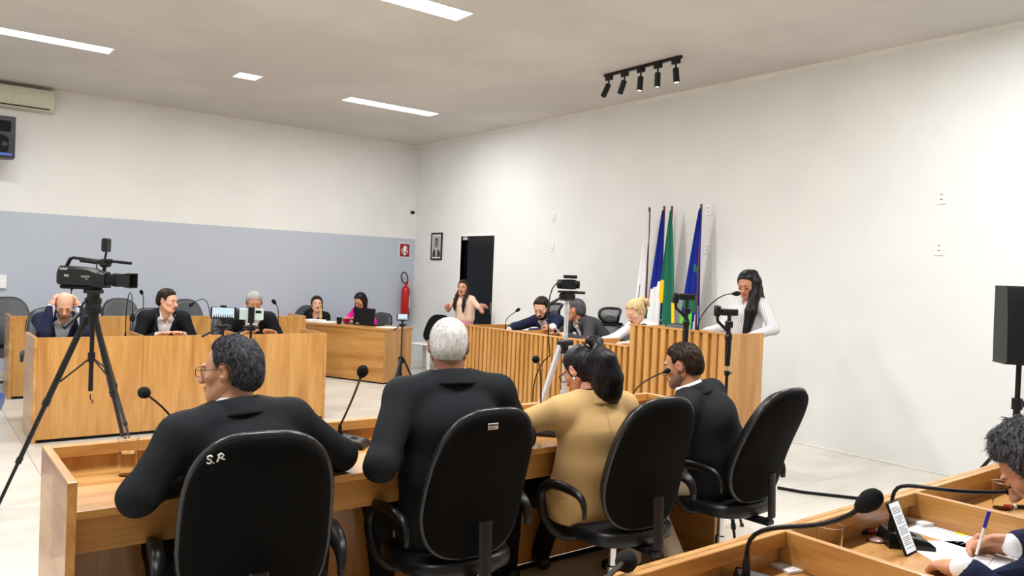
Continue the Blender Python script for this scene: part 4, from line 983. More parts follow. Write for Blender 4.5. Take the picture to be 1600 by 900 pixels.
def person(label, pel, head, face, hy=0, hp=0, hr=0, skin=SK_TAN, fem=False, build=1., seat=True, top='jacket', topm=SUITK, shirt=SHIRTW, legs=SUITK, legkind='trousers',
           wl=None, wr=None, hk=('flat', 'flat'), fd=(None, None), pn=(None, None), pole=((-1, -.3, -.8), (1, -.3, -.8)), feet=None, fwd=.0, bow=.03, twist=0,
           hair='short', hairm=H_BLK, hthick=.011, hrough=.0025, tuft=0, hem=None, tuftlen=.02, tuftr=.0011, tlift=.5, gir=1., lids=0., beard=None, glasses=None, lip=LIP, brow=H_BLK, wide=1., bth=.0028,
           lod=1., sleeve='long', strands=(), hs=1., open_=True, lapel=True, collar=True, floor_z=0, tie=None, extra=None, shw=1., el=None, er=None, scol=0.):
    """world targets in; everything is built in the person's own frame (faces local +y, origin on the floor under the pelvis)"""
    rz = math.radians(face)-PI/2; W = rotz(rz); o = V3(pel[0], pel[1], floor_z)
    loc = lambda p: (np.asarray(p, float)-o) @ W
    t = thing('person', label, 'person', o, rz)
    P, Hc = loc(pel), loc(head)
    HM = rotz(math.radians(hy)) @ rotx(-math.radians(hp)) @ roty(math.radians(hr))
    up = HM[:, 2]; gl = (.92 if fem else 1.)*build; g = gl*gir
    NB = Hc - up*.080 - V3(0, .036, .042)                    # base of the neck (C7)
    sp = NB-P; su = norm(sp); side = norm(norm(V3(1, 0, 0) - su*su[0])*.35+V3(.65, 0, 0)); side = norm(rotz(math.radians(twist)) @ side)
    fr = np.cross(su, side); fr = fr if fr[1] > 0 else -fr
    spine = lambda s: P + sp*s - fr*bow*4*s*(1-s)
    S0 = spine(.90); sw = (.152 if fem else .182)*build*shw
    Sh = {-1: S0 - side*sw - su*.012, 1: S0 + side*sw - su*.012}
    l1, l2 = .285*gl*1.02, .255*gl*1.02
    wr_t = {-1: wl, 1: wr}; arms = {}
    for i, s in enumerate((-1, 1)):
        w0 = loc(wr_t[s]) if wr_t[s] is not None else Sh[s] + V3(s*.05, .28, -.36)
        e, w_ = ik(Sh[s], w0, l1, l2, pole[i])
        if (el, er)[i] is not None: e = loc((el, er)[i]); w_ = e+norm(w0-e)*min(l2*1.08, np.linalg.norm(w0-e))
        arms[s] = (e, w_)
    hip = {s: P + side*s*.088*g - V3(0, 0, .0) for s in (-1, 1)}
    leg = {}
    for i, s in enumerate((-1, 1)):
        if seat:
            ft = V3(s*.12, P[1]+.50+.06*(i % 2), .085) if feet is None else loc(feet[i])+V3(0, 0, .085)
            k, a = ik(hip[s], ft, .43*gl, .42*gl, (s*.25, .6, 1))
        else:
            ft = V3(s*.09, P[1]+.02*s, .085) if feet is None else loc(feet[i])+V3(0, 0, .085); k, a = ik(hip[s], ft, .43*gl, .42*gl, (0, 1, 0))
        leg[s] = (k, a)
    mats = [skin, lip]
    h1 = .013*lod**.5
    # body: trunk, neck, arms and legs in one skin, plus finely meshed head and hands in the same mesh
    B = Field()
    B.chain([P, spine(.35), spine(.7)], [.098*g, .092*g, .098*g], .05, side=side, f0=1.35)
    B.add(rc(spine(.7), S0, .098*g, .06*g, side, 1.35, 1.7), .05)
    nr = (.047 if fem else .055*wide)*build**.5
    B.add(rc(NB-su*.02, Hc-up*.045-HM[:, 1]*.022, nr*1.08, nr*.98), .03)
    for s in (-1, 1):
        e, w_ = arms[s]
        B.add(rc(S0+side*s*.05, Sh[s], .045*g, .042*g), .04).add(rc(Sh[s], e, .043*g, .036*g), .03).add(rc(e, e+(w_-e)*.35, .037*g, .037*g), .02).add(rc(e+(w_-e)*.35, w_, .037*g, .0235*g), .02)
        k, a = leg[s]
        B.add(rc(hip[s], k, .075*g, .052*g), .04).add(rc(k, a, .050*g, .034*g), .03).add(rc(a, a+V3(0, .12, -.045), .034*g, .026*g), .02)
    bv, bq = B.mesh(.0075 if sleeve == 'short' else h1)
    hv, hq = head_mesh(fem, lids, wide, round(.0034*lod, 5))
    hsz = hs*(.97 if fem else 1.0)
    V, Q, MI = [bv, hv*hsz @ HM.T + Hc], [bq, hq+len(bv)], [np.zeros(len(bq), int)]
    c = hv[hq].mean(1); lipm = (np.abs(c[:, 0]) < .024) & (c[:, 1] > .078) & (((c[:, 2]+.058)/.0062)**2+(c[:, 0]/.024)**2 < 1.1) | (np.abs(c[:, 0]) < .022) & (c[:, 1] > .078) & (((c[:, 2]+.0695)/.0068)**2+(c[:, 0]/.021)**2 < 1.1)
    MI.append(lipm.astype(int)); n = len(bv)+len(hv)
    for i, s in enumerate((-1, 1)):
        e, w_ = arms[s]; hm, hqk = hand_mesh(hk[i], round(.0034*lod**.7, 5))
        fdir = norm(w_-e) if fd[i] is None else norm(W.T @ np.asarray(fd[i], float)); nrm = V3(0, 0, -1) if pn[i] is None else W.T @ np.asarray(pn[i], float)
        z = -norm(nrm-fdir*(nrm @ fdir)); x = np.cross(fdir, z); Mh = np.stack([x, fdir, z], 1)
        vv = hm*(gl*1.02)*np.array([s, 1, 1]); qq = hqk if s > 0 else hqk[:, ::-1]
        V.append(vv @ Mh.T + w_+fdir*.022*g); Q.append(qq+n); MI.append(np.zeros(len(qq), int)); n += len(vv)
    mesh_obj('body', np.concatenate(V), np.concatenate(Q), mats, t, np.concatenate(MI), 180)
    # eyes, lids, brows
    TH = lambda p: (np.asarray(p, float)*hsz) @ HM.T + Hc
    for s in (-1, 1):
        if not lids:
            mb = MB(); mb.mat(0).ball(TH((s*.031, .0735, .0035)), .0112, 12); d = HM @ norm((0, 1, -.1)); mb.mat(1).ball(TH((s*.031, .0745, .0035))+d*.0066, .0062, 10); mb.build('eye', [EYEW, IRIS], t, 180)
        else:
            MB().tube([TH((s*.031+x, .0885-abs(x)*.32-.2*x*x, -.0035-.06*abs(x)-.002*lids)) for x in (-.013, -.007, 0, .007, .013)], [.0009, .0022, .0026, .0022, .0009], 5).build('eyelash', brow, t, 180)
        mb = MB()
        mb.tube([TH((s*x, y, z)) for x, y, z in ((.012, .0905, .0215), (.024, .0905, .0265), (.036, .085, .0275), (.047, .0755, .0225))], [.0024, .0038, .0034, .0012], 6, 1.0 if not fem else .7).build('eyebrow', brow, t, 180)
    # torso garment
    def torso(F, grow, hem=None):
        F.chain([P-su*(.10 if hem is None else hem), spine(.0), spine(.35), spine(.68)], [(.114*g+grow), (.114*g+grow), (.104*g if fem else .113*g)+grow, (.106*g if fem else .116*g)+grow], .08, side=side, f0=1.36)
        F.add(rc(spine(.68), S0, (.106*g if fem else .112*g)+grow, .068*g+grow, side, 1.38, 1.75), .05)
        if fem: [F.add(ell(spine(.66)+side*s*.072*g+fr*.082*g, .050*g+grow), .05) for s in (-1, 1)]
        for s in (-1, 1):
            F.add(rc(NB-su*.035+side*s*.03, Sh[s]-su*.004, .048*g+grow, .050*g+grow), .045)
        return F
    jacket = top == 'jacket'
    def folds(x, y, z, a=.0048, f=6.):
        el = sum(np.exp(-((x-arms[s][0][0])**2+(y-arms[s][0][1])**2+(z-arms[s][0][2])**2)/.010) for s in (-1, 1))
        return a*(vnoise(x*f, y*f, z*f*.7+7)+.5*vnoise(x*f*2.1+9, y*f*2.1, z*f*1.2))*(1+el) + a*1.5*el*vnoise(x*26, y*26, z*26)
    def sleeves(F, grow, cuff, stop=None):
        for s in (-1, 1):
            e, w_ = arms[s]
            if stop: q = Sh[s]+(e-Sh[s])*stop; F.add(rc(Sh[s], q, .050*g+grow, .052*g+grow), .03); continue
            wq = w_-norm(w_-e)*cuff
            F.add(rc(Sh[s], e, .056*g+grow, .047*g+grow), .04).add(rc(e, wq, .047*g+grow, .034*g+grow), .03)
        return F
    hJ = .0085*lod**.6
    sl = lambda X, Y, Z: ((X-P[0])*sp[0]+(Y-P[1])*sp[1]+(Z-P[2])*sp[2])/(sp @ sp)
    def opening(w1, s0, s1, extra_front=.0):
        def fn(X, Y, Z):
            s = sl(X, Y, Z); cx, cy, cz = P[0]+sp[0]*s, P[1]+sp[1]*s, P[2]+sp[2]*s
            l = (X-cx)*side[0]+(Y-cy)*side[1]+(Z-cz)*side[2]; f = (X-cx)*fr[0]+(Y-cy)*fr[1]+(Z-cz)*fr[2]
            wd = w1*np.clip((s-s0)/(s1-s0), -.2, 1.25); return np.maximum(np.abs(l)-wd, .03-f)
        return fn
    neck_cut = lambda r: (rc(NB-su*.02, Hc+up*.02, r, r))
    if jacket:
        Sx = torso(Field(), .004); sleeves(Sx, .002, -.010)
        Sx.add(rc(NB-su*.05, NB-su*.012, nr+.012, nr+.006), .03)
        if open_ and not fem: Sx.cut(opening(.036, .80, .97), .006)
        v, q = Sx.mesh(hJ*1.15, lambda x, y, z: folds(x, y, z, .0008)); so = mesh_obj('shirt', v, q, shirt, t, None, 180)
        if collar: mesh_shirt_collar(t, NB, su, fr, side, nr, shirt, scol)
        J = sleeves(torso(Field(), .016), .009, .012)
        J.sub(neck_cut(nr+.012), .006)
        J.cut(lambda X, Y, Z: .105+sl(X, Y, Z)*np.linalg.norm(sp), .01)
        if open_: J.cut(opening(.085, .40, .95), .006)
        v, q = J.mesh(hJ, folds); v = relax(v, q, 1, .3); jo = mesh_obj('jacket', v, q, topm, t, None, 180); mesh_jacket_collar(jo, NB, su, fr, side, nr, topm); info_j = J
        if open_ and lapel:
            for s in (-1, 1):
                rows = []
                for k in range(9):
                    a = .42+.52*k/8; w1 = .085*np.clip((a-.40)/.55, 0, 1); wo = w1+.012+.052*min(1, (k+.5)/5)*(1.0 if k < 7 else .55)
                    row = []
                    for u in np.linspace(w1-.004, wo, 4):
                        base = P+sp*a+side*s*u; fs_ = np.linspace(.26, .0, 60); pv = J.ev(base+fr[None, :]*fs_[:, None]); ii = np.argmax(pv < 0) if (pv < 0).any() else 30
                        row.append(base+fr*(fs_[ii]+.008-.004*(u > wo-.01)))
                    rows.append(row)
                vs = [p for r_ in rows for p in r_]; fs2 = [(i*4+j, i*4+j+1, i*4+j+5, i*4+j+4) for i in range(8) for j in range(3)]
                lo_ = mesh_obj('lapel', vs, fs2 if s < 0 else [f[::-1] for f in fs2], topm, jo, None, 60)
                md = lo_.modifiers.new('thick', 'SOLIDIFY'); md.thickness = .006; md.offset = -1
    else:
        grow = .010; F = torso(Field(), grow, hem if hem is not None else (.06 if not seat else None))
        sleeves(F, .004, .0, .62 if sleeve == 'short' else None)
        F.add(rc(NB-su*.05, NB-su*.012, nr+.030, nr+.014), .03)
        F.sub(neck_cut(nr+.004), .004)
        if top == 'scoop': F.cut(opening(.075, .70, .92), .008)
        if top == 'shirt': F.cut(opening(.035, .80, .97), .006); mesh_shirt_collar(t, NB, su, fr, side, nr, topm)
        v, q = F.mesh(hJ, lambda x, y, z: folds(x, y, z, .0032, 9)); v = relax(v, q, 1, .3); mesh_obj('blouse' if fem else 'shirt', v, q, topm, t, None, 180)
    # legs
    T = Field()
    if legkind == 'skirt':
        T.chain([P+su*.13, P-V3(0, 0, .02), P-V3(0, -.01, .45)], [.108*g, .128*g, .125*g], .05, side=side, f0=1.35)
        v, q = T.mesh(hJ*1.2, lambda x, y, z: folds(x, y, z, .003)); mesh_obj('skirt', v, q, legs, t, None, 180)
    else:
        T.chain([P+su*.06, P-su*.03], [.108*g, .108*g], .04, side=side, f0=1.38)
        for s in (-1, 1):
            k, a = leg[s]; T.add(rc(hip[s], k, .088*g, .066*g), .05).add(rc(k, a, .064*g, .050*g), .03)
        v, q = T.mesh(.012*lod**.5, lambda x, y, z: folds(x, y, z, .003)); v = relax(v, q, 1, .3); mesh_obj('trousers', v, q, legs, t, None, 180)
    for s in (-1, 1):
        k, a = leg[s]; f = Field(); d = norm(V3(s*.12, 1, 0)); a0 = V3(a[0], a[1], .045)
        f.add(rc(a0-d*.035+V3(0, 0, .0), a0+d*.06, .042, .040), .02).add(rc(a0+d*.06, a0+d*.15-V3(0, 0, .012), .038, .028, np.cross(d, (0, 0, 1)), 1.15), .02).add(rc(a0, a+V3(0, 0, .0), .040, .038), .02)
        f.cut(lambda X, Y, Z: Z-.002+0*X+0*Y, .003)
        v, q = f.mesh(.011); mesh_obj('shoe', v, q, BLACK, t, None, 180)
    # hair
    if hair:
        HF = Field(); xs, zs_ = HAIRLINES[hair if hair in HAIRLINES else 'short']; th = hthick
        shell = ell((0, -.014, .030), (.0745+th, .0915+th*1.05, .0835+th*1.15))
        nape = ell((0, -.045, -.035), (.056+th, .050+th*.9, .055))
        def cap(X, Y, Z):
            x, y, z = [((X-Hc[0])*HM[0, i]+(Y-Hc[1])*HM[1, i]+(Z-Hc[2])*HM[2, i])/hsz for i in range(3)]
            zl = np.interp(y+.10*np.abs(x)*(y < .06)*(y > .03), xs, zs_)
            d1, d2 = shell[0](x, y, z), nape[0](x, y, z); qk = np.maximum(.05-np.abs(d1-d2), 0)/.05; d = np.minimum(d1, d2)-qk*qk*.0125+(0 if strands else 1)*(1-np.clip((z-zl)/.045, 0, 1))**2*(th*.85+.002)
            nz = vnoise(x*95, y*95, z*40+5)*hrough*2+vnoise(x*40, y*40, z*40)*hrough*1.6 if hrough else 0
            r = np.maximum(d+nz, (zl-z)*.75)
            if not strands or hair == 'ear': ek = 1-np.sqrt(((y+.010)/.029)**2+((z+.003)/.038)**2)+(np.abs(x) < .058)*-9; r = np.maximum(r, ek*.03)
            return r*hsz
        R_ = .17; HF.it.append((cap, Hc-R_, Hc+R_, .004, 0))
        if hair == 'bun' or hair == 'ponytail' or hair == 'long':
            pass
        for st in strands:
            pts = [Hc + V3(*p) if not isinstance(p, tuple) or len(p) == 3 else TH(p[:3]) for p in st['p']]
            if st.get('head'): pts = [TH(p) for p in st['p']]
            HF.chain(pts, st['r'], st.get('k', .02), side=st.get('side'), f0=st.get('f', 1.))
        strn = (lambda x, y, z: (.0045*vnoise(x*85+3*vnoise(x*9, y*9, z*5), y*85, z*7)+.003*vnoise(x*170, y*170, z*10))*(Hc[2]-z > -.05)) if strands else None
        v, q = HF.mesh(.0042*lod**.8, strn); ho = None
        if tuft:
            nrm = np.zeros_like(v); a, b, c_ = v[q[:, 0]], v[q[:, 1]], v[q[:, 3]]; fn_ = np.cross(b-a, c_-a)
            for k in range(4): np.add.at(nrm, q[:, k], fn_)
            nrm /= np.maximum(np.linalg.norm(nrm, axis=1), 1e-9)[:, None]
            loc_ = (v-Hc) @ HM; outw = ((nrm @ HM)*loc_).sum(1) > 0
            cand = np.nonzero(outw)[0]; rg = np.random.RandomState(5); pick = rg.choice(cand, tuft)
            crown = Hc + HM @ V3(.01, -.06, .11); vs, fs2 = [], []
            for pi in pick:
                p, n_ = v[pi], nrm[pi]; away = p-crown; away = norm(away-n_*(away @ n_)); fl_ = norm(away+rg.randn(3)*.35+V3(0, 0, -.25)); fl_ = norm(fl_-n_*(fl_ @ n_)*.9)
                ln = tuftlen*(.6+.8*rg.rand()); k0 = len(vs)
                ctr = [p-n_*.002, p+fl_*ln*.5+n_*tuftlen*tlift*(.2+.2*rg.rand()), p+fl_*ln+n_*tuftlen*tlift*(.1+.25*rg.randn())]; sd_ = norm(np.cross(fl_, n_))
                for cc_, rr in zip(ctr, (tuftr*1.2, tuftr, tuftr*.15)): vs += [cc_+sd_*rr, cc_-sd_*rr*.6+n_*rr, cc_-sd_*rr*.6-n_*rr]
                for j in range(2):
                    for m_ in range(3): fs2.append((k0+j*3+m_, k0+j*3+(m_+1) % 3, k0+j*3+3+(m_+1) % 3, k0+j*3+3+m_))
            q = np.concatenate([q, np.array(fs2, np.int32)+len(v)]); v = np.concatenate([v, np.array(vs)])
        mesh_obj('hair', v, q, hairm, t, None, 180)
    if beard:
        hf = head_field(fem, lids, wide); BF = Field()
        for it in hf.it: BF.it.append(it)
        base = hf
        def bfn(X, Y, Z): return X*0
        F_, lo_, ax_ = base.grid(.0042*lod); X, Y, Z = ax_[0][:, None, None], ax_[1][None, :, None], ax_[2][None, None, :]
        ax_x = np.abs(X)
        jaw = np.maximum(Z-np.interp(ax_x, [0, .022, .040, .058, .075, .1], [-.080, -.078, -.066, -.040, -.012, .0]), -.012-Y)
        mou = np.maximum(np.maximum(Z+.048, -.057-Z), np.maximum(ax_x-.030, .06-Y)); reg = np.minimum(jaw, mou)
        G_ = np.maximum(F_-bth-.0012*vnoise(X*150+0*Y+0*Z, Y*150+0*X+0*Z, Z*150+0*X+0*Y), reg).astype(np.float32)
        v, q = surfnet(G_, lo_, .0042*lod); mesh_obj('beard', TH(v), q, beard, t, None, 180)
    if glasses:
        gm, rim, gw = glasses
        gl = MB()
        for s in (-1, 1):
            ring = [TH((s*(.033+.0235*gw*math.cos(a)), .101-.10*abs(.033*0+.0235*math.cos(a)*(1 if s*math.cos(a)*s > 0 else .3)), .0+.0175*gw*math.sin(a)*(1 if math.sin(a) > 0 else 1.05))) for a in np.linspace(0, 2*PI, 21)[:-1]]
            gl.tube(ring, rim, 6, closed=True); gl.tube([TH((s*.0565, .097, .006)), TH((s*.074, .085, .008)), TH((s*.0785, .0, .010)), TH((s*.078, -.022, -.006))], rim*1.05, 6)
        gl.tube([TH((-.010, .101, .004)), TH((0, .105, .007)), TH((.010, .101, .004))], rim, 6)
        go = gl.build('glasses', gm, t, 180)
        for s in (-1, 1):
            MB().prism([(s*.033+.022*gw*math.cos(a), .0165*gw*math.sin(a)) for a in np.linspace(0, 2*PI, 17)[:-1]], -.0006, .0006).build('lens', LENSG, go, 20)
            l = C.objects[-1]; R_ = HM @ np.array([[1, 0, 0], [0, 0, -1], [0, 1, 0.]]); oo = TH((0, .0985, 0)); l.matrix_local = Matrix(((*R_[0], oo[0]), (*R_[1], oo[1]), (*R_[2], oo[2]), (0, 0, 0, 1)))
    info = dict(J=J if jacket else None, jo=jo if jacket else None, topm=topm, t=t, Hc=Hc, HM=HM, NB=NB, su=su, fr=fr, side=side, P=P, sp=sp, arms=arms, TH=TH, W=W, o=o)
    if extra: extra(info)
    return info
def mesh_collar(name, t, NB, su, fr, side, nr, m, prof, rng, th):
    n = 25; rs = []
    for zt, gr in prof:
        rs.append([tuple(NB + side*math.sin(a)*(nr+gr) - fr*math.cos(a)*(nr+gr+.002) + su*(zt - .022*(1-math.cos(a))*.9) + fr*.012*(1-math.cos(a))*.5) for a in np.linspace(-rng, rng, n)])
    vs = [p for r in rs for p in r]; fs = [(j*n+i, (j+1)*n+i, (j+1)*n+i+1, j*n+i+1) for j in range(len(rs)-1) for i in range(n-1)]
    o = mesh_obj(name, vs, fs, m, t, None, 180); md = o.modifiers.new('thick', 'SOLIDIFY'); md.thickness = th; return o
def mesh_shirt_collar(t, NB, su, fr, side, nr, m, up=0.):
    return mesh_collar('shirt_collar', t, NB, su, fr, side, nr, m, ((-.028, .010), (-.002, .008), (.020+up, .005), (.022+up, .009), (.006+up, .014), (-.010+up, .018)), 2.75, .002)
def mesh_jacket_collar(t, NB, su, fr, side, nr, m):
    return mesh_collar('collar', t, NB, su, fr, side, nr, m, ((-.012, .020), (.016, .019), (.038, .0125), (.044, .0155), (.038, .023), (.016, .038), (-.004, .052), (-.012, .058), (-.018, .052)), 2.15, .0035)
# ------------------------------------------------------------------ small things on the desks
def cup(label, p, h=.10, r0=.030, r1=.037, fill=.55, group='clear cups', m=GLASS):
    t = thing('cup', label, 'cup', p, 0, group)
    MB().lathe([(0, 0), (r0, 0), (r1, h), (r1-.0018, h), (r0-.002, .004), (0, .004)], 24).build('cup_wall', m, t, 50)
    if fill: r2 = r0+(r1-r0)*fill-.0022; MB().lathe([(0, .0045), (r0-.0025, .0045), (r2, h*fill), (0, h*fill)], 24).build('water', WATER, t, 50)
    MB().tube([(r1*math.cos(a), r1*math.sin(a), h) for a in np.linspace(0, 2*PI, 25)[:-1]], .0013, 5, closed=True).build('rim', GLASS if m is GLASS else m, t, 180)
    return t
cup('tall clear glass of water at the left end of the foreground desk', atz(199, 742, DT), .135, .030, .036, .62)
cup('clear plastic cup of water beside the microphone in the foreground row', V3(1.42, 3.12, DT), .10, .026, .034, .65)
cup('short clear glass standing in the lower right desk behind the phone', V3(2.095, 1.17, DT), .115, .031, .037, .12)
cup('short clear glass near the bent head of the writer', V3(*aty(1566, 785, 1.13)[:2], DT), .10, .031, .037, 0)
def sheet(label, pos, size, rz, lines=0, thick=.0012, name='paper', cat='paper', group=None, m=None, extra=None):
    t = thing(name, label, cat, pos, rz, group); sx, sy = size[0]/2, size[1]/2
    MB().box(-sx, sx, -sy, sy, 0, thick, .0003).build('sheet', m or PAPER, t)
    if lines:
        mb = MB()
        for k in range(lines): y = sy*.75-k*(1.5*sy/lines); x1 = sx*(.8 if (k*7) % 5 else .3); mb.box(-sx*.8, x1, y-.0009, y+.0009, thick, thick+.0003, 0)
        mb.build('text_lines', INK, t)
    if extra: extra(t, sx, sy, thick)
    return t
Z = DT+.0005
def hl(t, sx, sy, th): MB().box(sx*.15, sx*.62, -sy*.05, sy*.22, th, th+.0005, 0).build('highlight', YELLOW, t)
sheet('printed page with yellow highlighting beside the partition', atz(1500, 838, Z), (.21, .29), -.10, 14, extra=hl)
sheet('loose page under the writing hand', atz(1480, 868, Z)+V3(.02, -.02, 0), (.21, .27), -.6, 0)
sheet('large white page under the right forearm at the corner', atz(1570, 880, Z+.002)+V3(.03, -.03, 0), (.25, .30), .2, 5)
sheet('white card stack with small print by the phone microphone', atz(1447, 816, Z), (.13, .09), -.3, 3, .012, 'card_stack', 'cards')
sheet('white card with small blue print at the bottom edge', atz(1240, 888, Z), (.10, .07), -.25, 2, .008, 'card_stack', 'cards')
b = atz(1422, 866, Z)
t = thing('smartphone', 'black smartphone leaning upright with text on its white screen', 'phone', b+V3(.005, .0, 0), .06)
Rp = rotx(-.42)
MB().box(-.037, .037, -.0045, .0045, 0, .158, .004, Rp).build('case', BLACK, t)
MB().box(-.0335, .0335, -.0051, -.0045, .005, .153, 0, Rp).build('screen', SCREENW, t)
mb = MB()
for k in range(24):
    if k % 6 == 4: continue
    mb.box(-.026, .026 if k % 4 else .012, -.0055, -.0051, .137-k*.0052, .139-k*.0052, 0, Rp)
mb.build('screen_text', INK, t)
p = atz(1362, 834, Z)
t = thing('marker_pen', 'short red and white marker lying behind the leaning phone', 'marker', p, -.35)
MB().mat(0).tube([(-.05, 0, .008), (-.02, 0, .008)], .008, 12).mat(1).tube([(-.02, 0, .008), (.012, 0, .008)], .0085, 12).mat(2).tube([(.012, 0, .008), (.03, 0, .008)], .008, 12).mat(0).tube([(.03, 0, .008), (.06, 0, .008)], .0075, 12).build('barrel', [BLACK, RED, WHITEP], t, 50)
tag(MB().lathe([(0, 0), (.028, 0), (.028, .006), (.02, .009), (0, .009)], 20).build('dish', noisy('brown_glaze', srgb(126, 92, 80), srgb(140, 104, 90), (20, 20, 20), .3)), 'small round brown lid beside the red marker', 'lid').location = tuple(atz(1368, 845, Z))
p = atz(1590, 795, Z)
t = thing('marker_pen', 'red capped black marker in the last partition at the right edge', 'marker', p, -.6)
MB().mat(1).tube([(-.05, 0, .008), (-.02, 0, .008)], .008, 12).mat(2).tube([(-.02, 0, .008), (-.008, 0, .008)], .008, 12).mat(0).tube([(-.008, 0, .008), (.07, 0, .008)], .0075, 12).build('barrel', [BLACK, RED, WHITEP], t, 50)
p = atz(577, 694, Z)
t = thing('marker_pen', 'red and black marker beside the first foreground microphone', 'marker', p, -.5)
MB().mat(1).tube([(-.05, 0, .008), (-.005, 0, .008)], .008, 12).mat(2).tube([(-.005, 0, .008), (.012, 0, .008)], .008, 12).mat(0).tube([(.012, 0, .008), (.07, 0, .008)], .0075, 12).build('barrel', [BLACK, RED, WHITEP], t, 50)
# pen in the writer's hand: placed with the hand
PENPOS = atz(1525, 868, DT+.012); pe_ = atz(1543, 808, DT+.135)
t = thing('ballpoint_pen', 'pen with a blue cap held in the writing hand', 'pen', tuple(PENPOS))
pd = norm(pe_-PENPOS)
MB().mat(1).tube([V3(0, 0, 0), pd*.004], [.0008, .002], 8).mat(0).tube([pd*.004, pd*.10], .0042, 8).mat(1).tube([pd*.092, pd*.145], .0052, 10).tube([pd*.10+V3(-.006, 0, 0), pd*.145+V3(-.006, 0, 0)], .0015, 5).build('barrel', [WHITEP, BLUEINK], t, 50)
# secretary table things
t = thing('laptop', 'black laptop seen from behind on the secretary table', 'laptop', sect(.62, .27, .7805), math.atan2(du[1], du[0]))
MB().box(-.19, .19, -.26, -.01, 0, .018, .004).build('keyboard_base', BLACK, t)
MB().box(-.195, .195, -.004, .004, .01, .255, .004, rotx(.12)).build('screen_lid', BLACKM, t); MB().box(.08, .14, .004, .0055, .022, .030, 0, rotx(.12)).build('badge', WHITEP, t)
t = thing('coffee_mug', 'small black mug on the secretary table', 'mug', sect(1.02, .20), 0)
MB().lathe([(0, 0), (.034, 0), (.042, .095), (.039, .095), (.032, .006), (0, .006)], 20).build('cup_wall', BLACK, t, 50)
MB().tube([(.038, 0, .075), (.06, 0, .07), (.06, 0, .04), (.036, 0, .03)], .006, 8).build('handle', BLACK, t, 180)
t = thing('open_binder', 'open stack of white papers before the young woman in black', 'papers', sect(1.62, .30, .7805), math.atan2(du[1], du[0])-.1)
for k, (dx, dz, w_) in enumerate(((0, 0, .30), (.02, .008, .28), (-.30, .0, .22), (.01, .016, .27))): MB().box(dx-w_/2, dx+w_/2, -.15, .15, dz, dz+.008, .001, rotz(.05*k)).build('page_stack', PAPER, t)
sheet('sheets of white paper at the right end of the secretary table', sect(.15, .26, .7805), (.29, .21), math.atan2(du[1], du[0])+.1, 0, .006)
sheet('dark folder beside the black mug on the secretary table', sect(.95, .36, .7805), (.16, .12), .4, 0, .008, 'folder', 'folder', None, BLACK)
cup('clear plastic cup at the left end of the secretary table', sect(2.05, .2), .11, .026, .036, 0)
# items on the presiding desk
q = atx(952, 538, 5.33); t = thing('red_case', 'small red case at the edge of the presiding desk before the blonde woman', 'case', (5.42, q[1]+.06, .9055), .4)
MB().box(-.05, .05, -.022, .022, 0, .035, .01).build('case_body', RED, t); MB().box(-.052, -.03, -.024, .024, .0, .04, .01).build('case_clasp', PINKS, t)
MB().tube([(-.02, .02, .03), (-.02, .05, .075), (-.02, .075, .03)], .004, 6).build('strap', WHITEP, t)
sheet('sheets of white paper under the hands of the bearded man', (5.60, atx(835, 513, 5.6)[1], .9055), (.21, .29), .1, 0, .003)
sheet('white papers before the blonde woman', (5.55, atx(972, 540, 5.55)[1]-.02, .9055), (.22, .3), .05, 0, .006)
sheet('white script pages on the lectern shelf', (5.46, 4.15, 1.1255), (.23, .30), .0, 8, .004)
# floor cable
cb = [atz(1215, 762, .012), atz(1255, 769, .012), atz(1300, 774, .012), atz(1345, 779, .012), atz(1400, 786, .012), atz(1480, 800, .012)]
tag(MB().tube(cb, .012, 8).build('floor_cable', BLACKM, None, 180), 'thick black cable lying across the floor tiles to the right of the sideways chair', 'cable')
# ------------------------------------------------------------------ flags
def flag(py_top, label, mats, pick, lean, wbot, zb=.55, nu=40, nv=90, seed=0, x=6.98, folds=2):
    q = atx(*py_top, x); t = thing('flag', label, 'flag', (x, q[1], .17), 0, 'flags on poles')
    zt = q[2]-.17; b = V3(0, -lean*.15, 0)
    MB().tube([(-.02, -lean*.18, .03), (0, 0, zt)], .014, 10).build('pole', POLEW, t, 60)
    MB().lathe([(0, 0), (.12, 0), (.12, .02), (.03, .035), (.02, .07), (0, .07)], 20, None, (-.02, -lean*.18, 0)).build('pole_base', POLEW, t, 50)
    vs, fs, mi = [], [], []
    for j in range(nv+1):
        v = j/nv; z = zt-.05-(zt-zb)*v; w_ = .022+wbot*min(1, v*1.15)**.85; c = lean*v**.9
        for i in range(nu+1):
            u = i/nu; a = folds*2*PI*u+seed+1.2*v
            y = c+(u-.5)*w_+.012*v*math.sin(a*.5+seed); xx = -.02+(.006+.034*v)*math.sin(a)-.02*v
            zz = z + .10*v*v*(u-.5)*(1 if seed % 2 else -1)
            vs.append((xx, y, zz))
    for j in range(nv):
        for i in range(nu):
            k = j*(nu+1)+i; fs.append((k, k+nu+1, k+nu+2, k+1)); mi.append(pick((i+.5)/nu, (j+.5)/nv))
    o = mesh_obj('flag_cloth', vs, fs, mats, t, mi, 180); md = o.modifiers.new('thick', 'SOLIDIFY'); md.thickness = .003
    return t
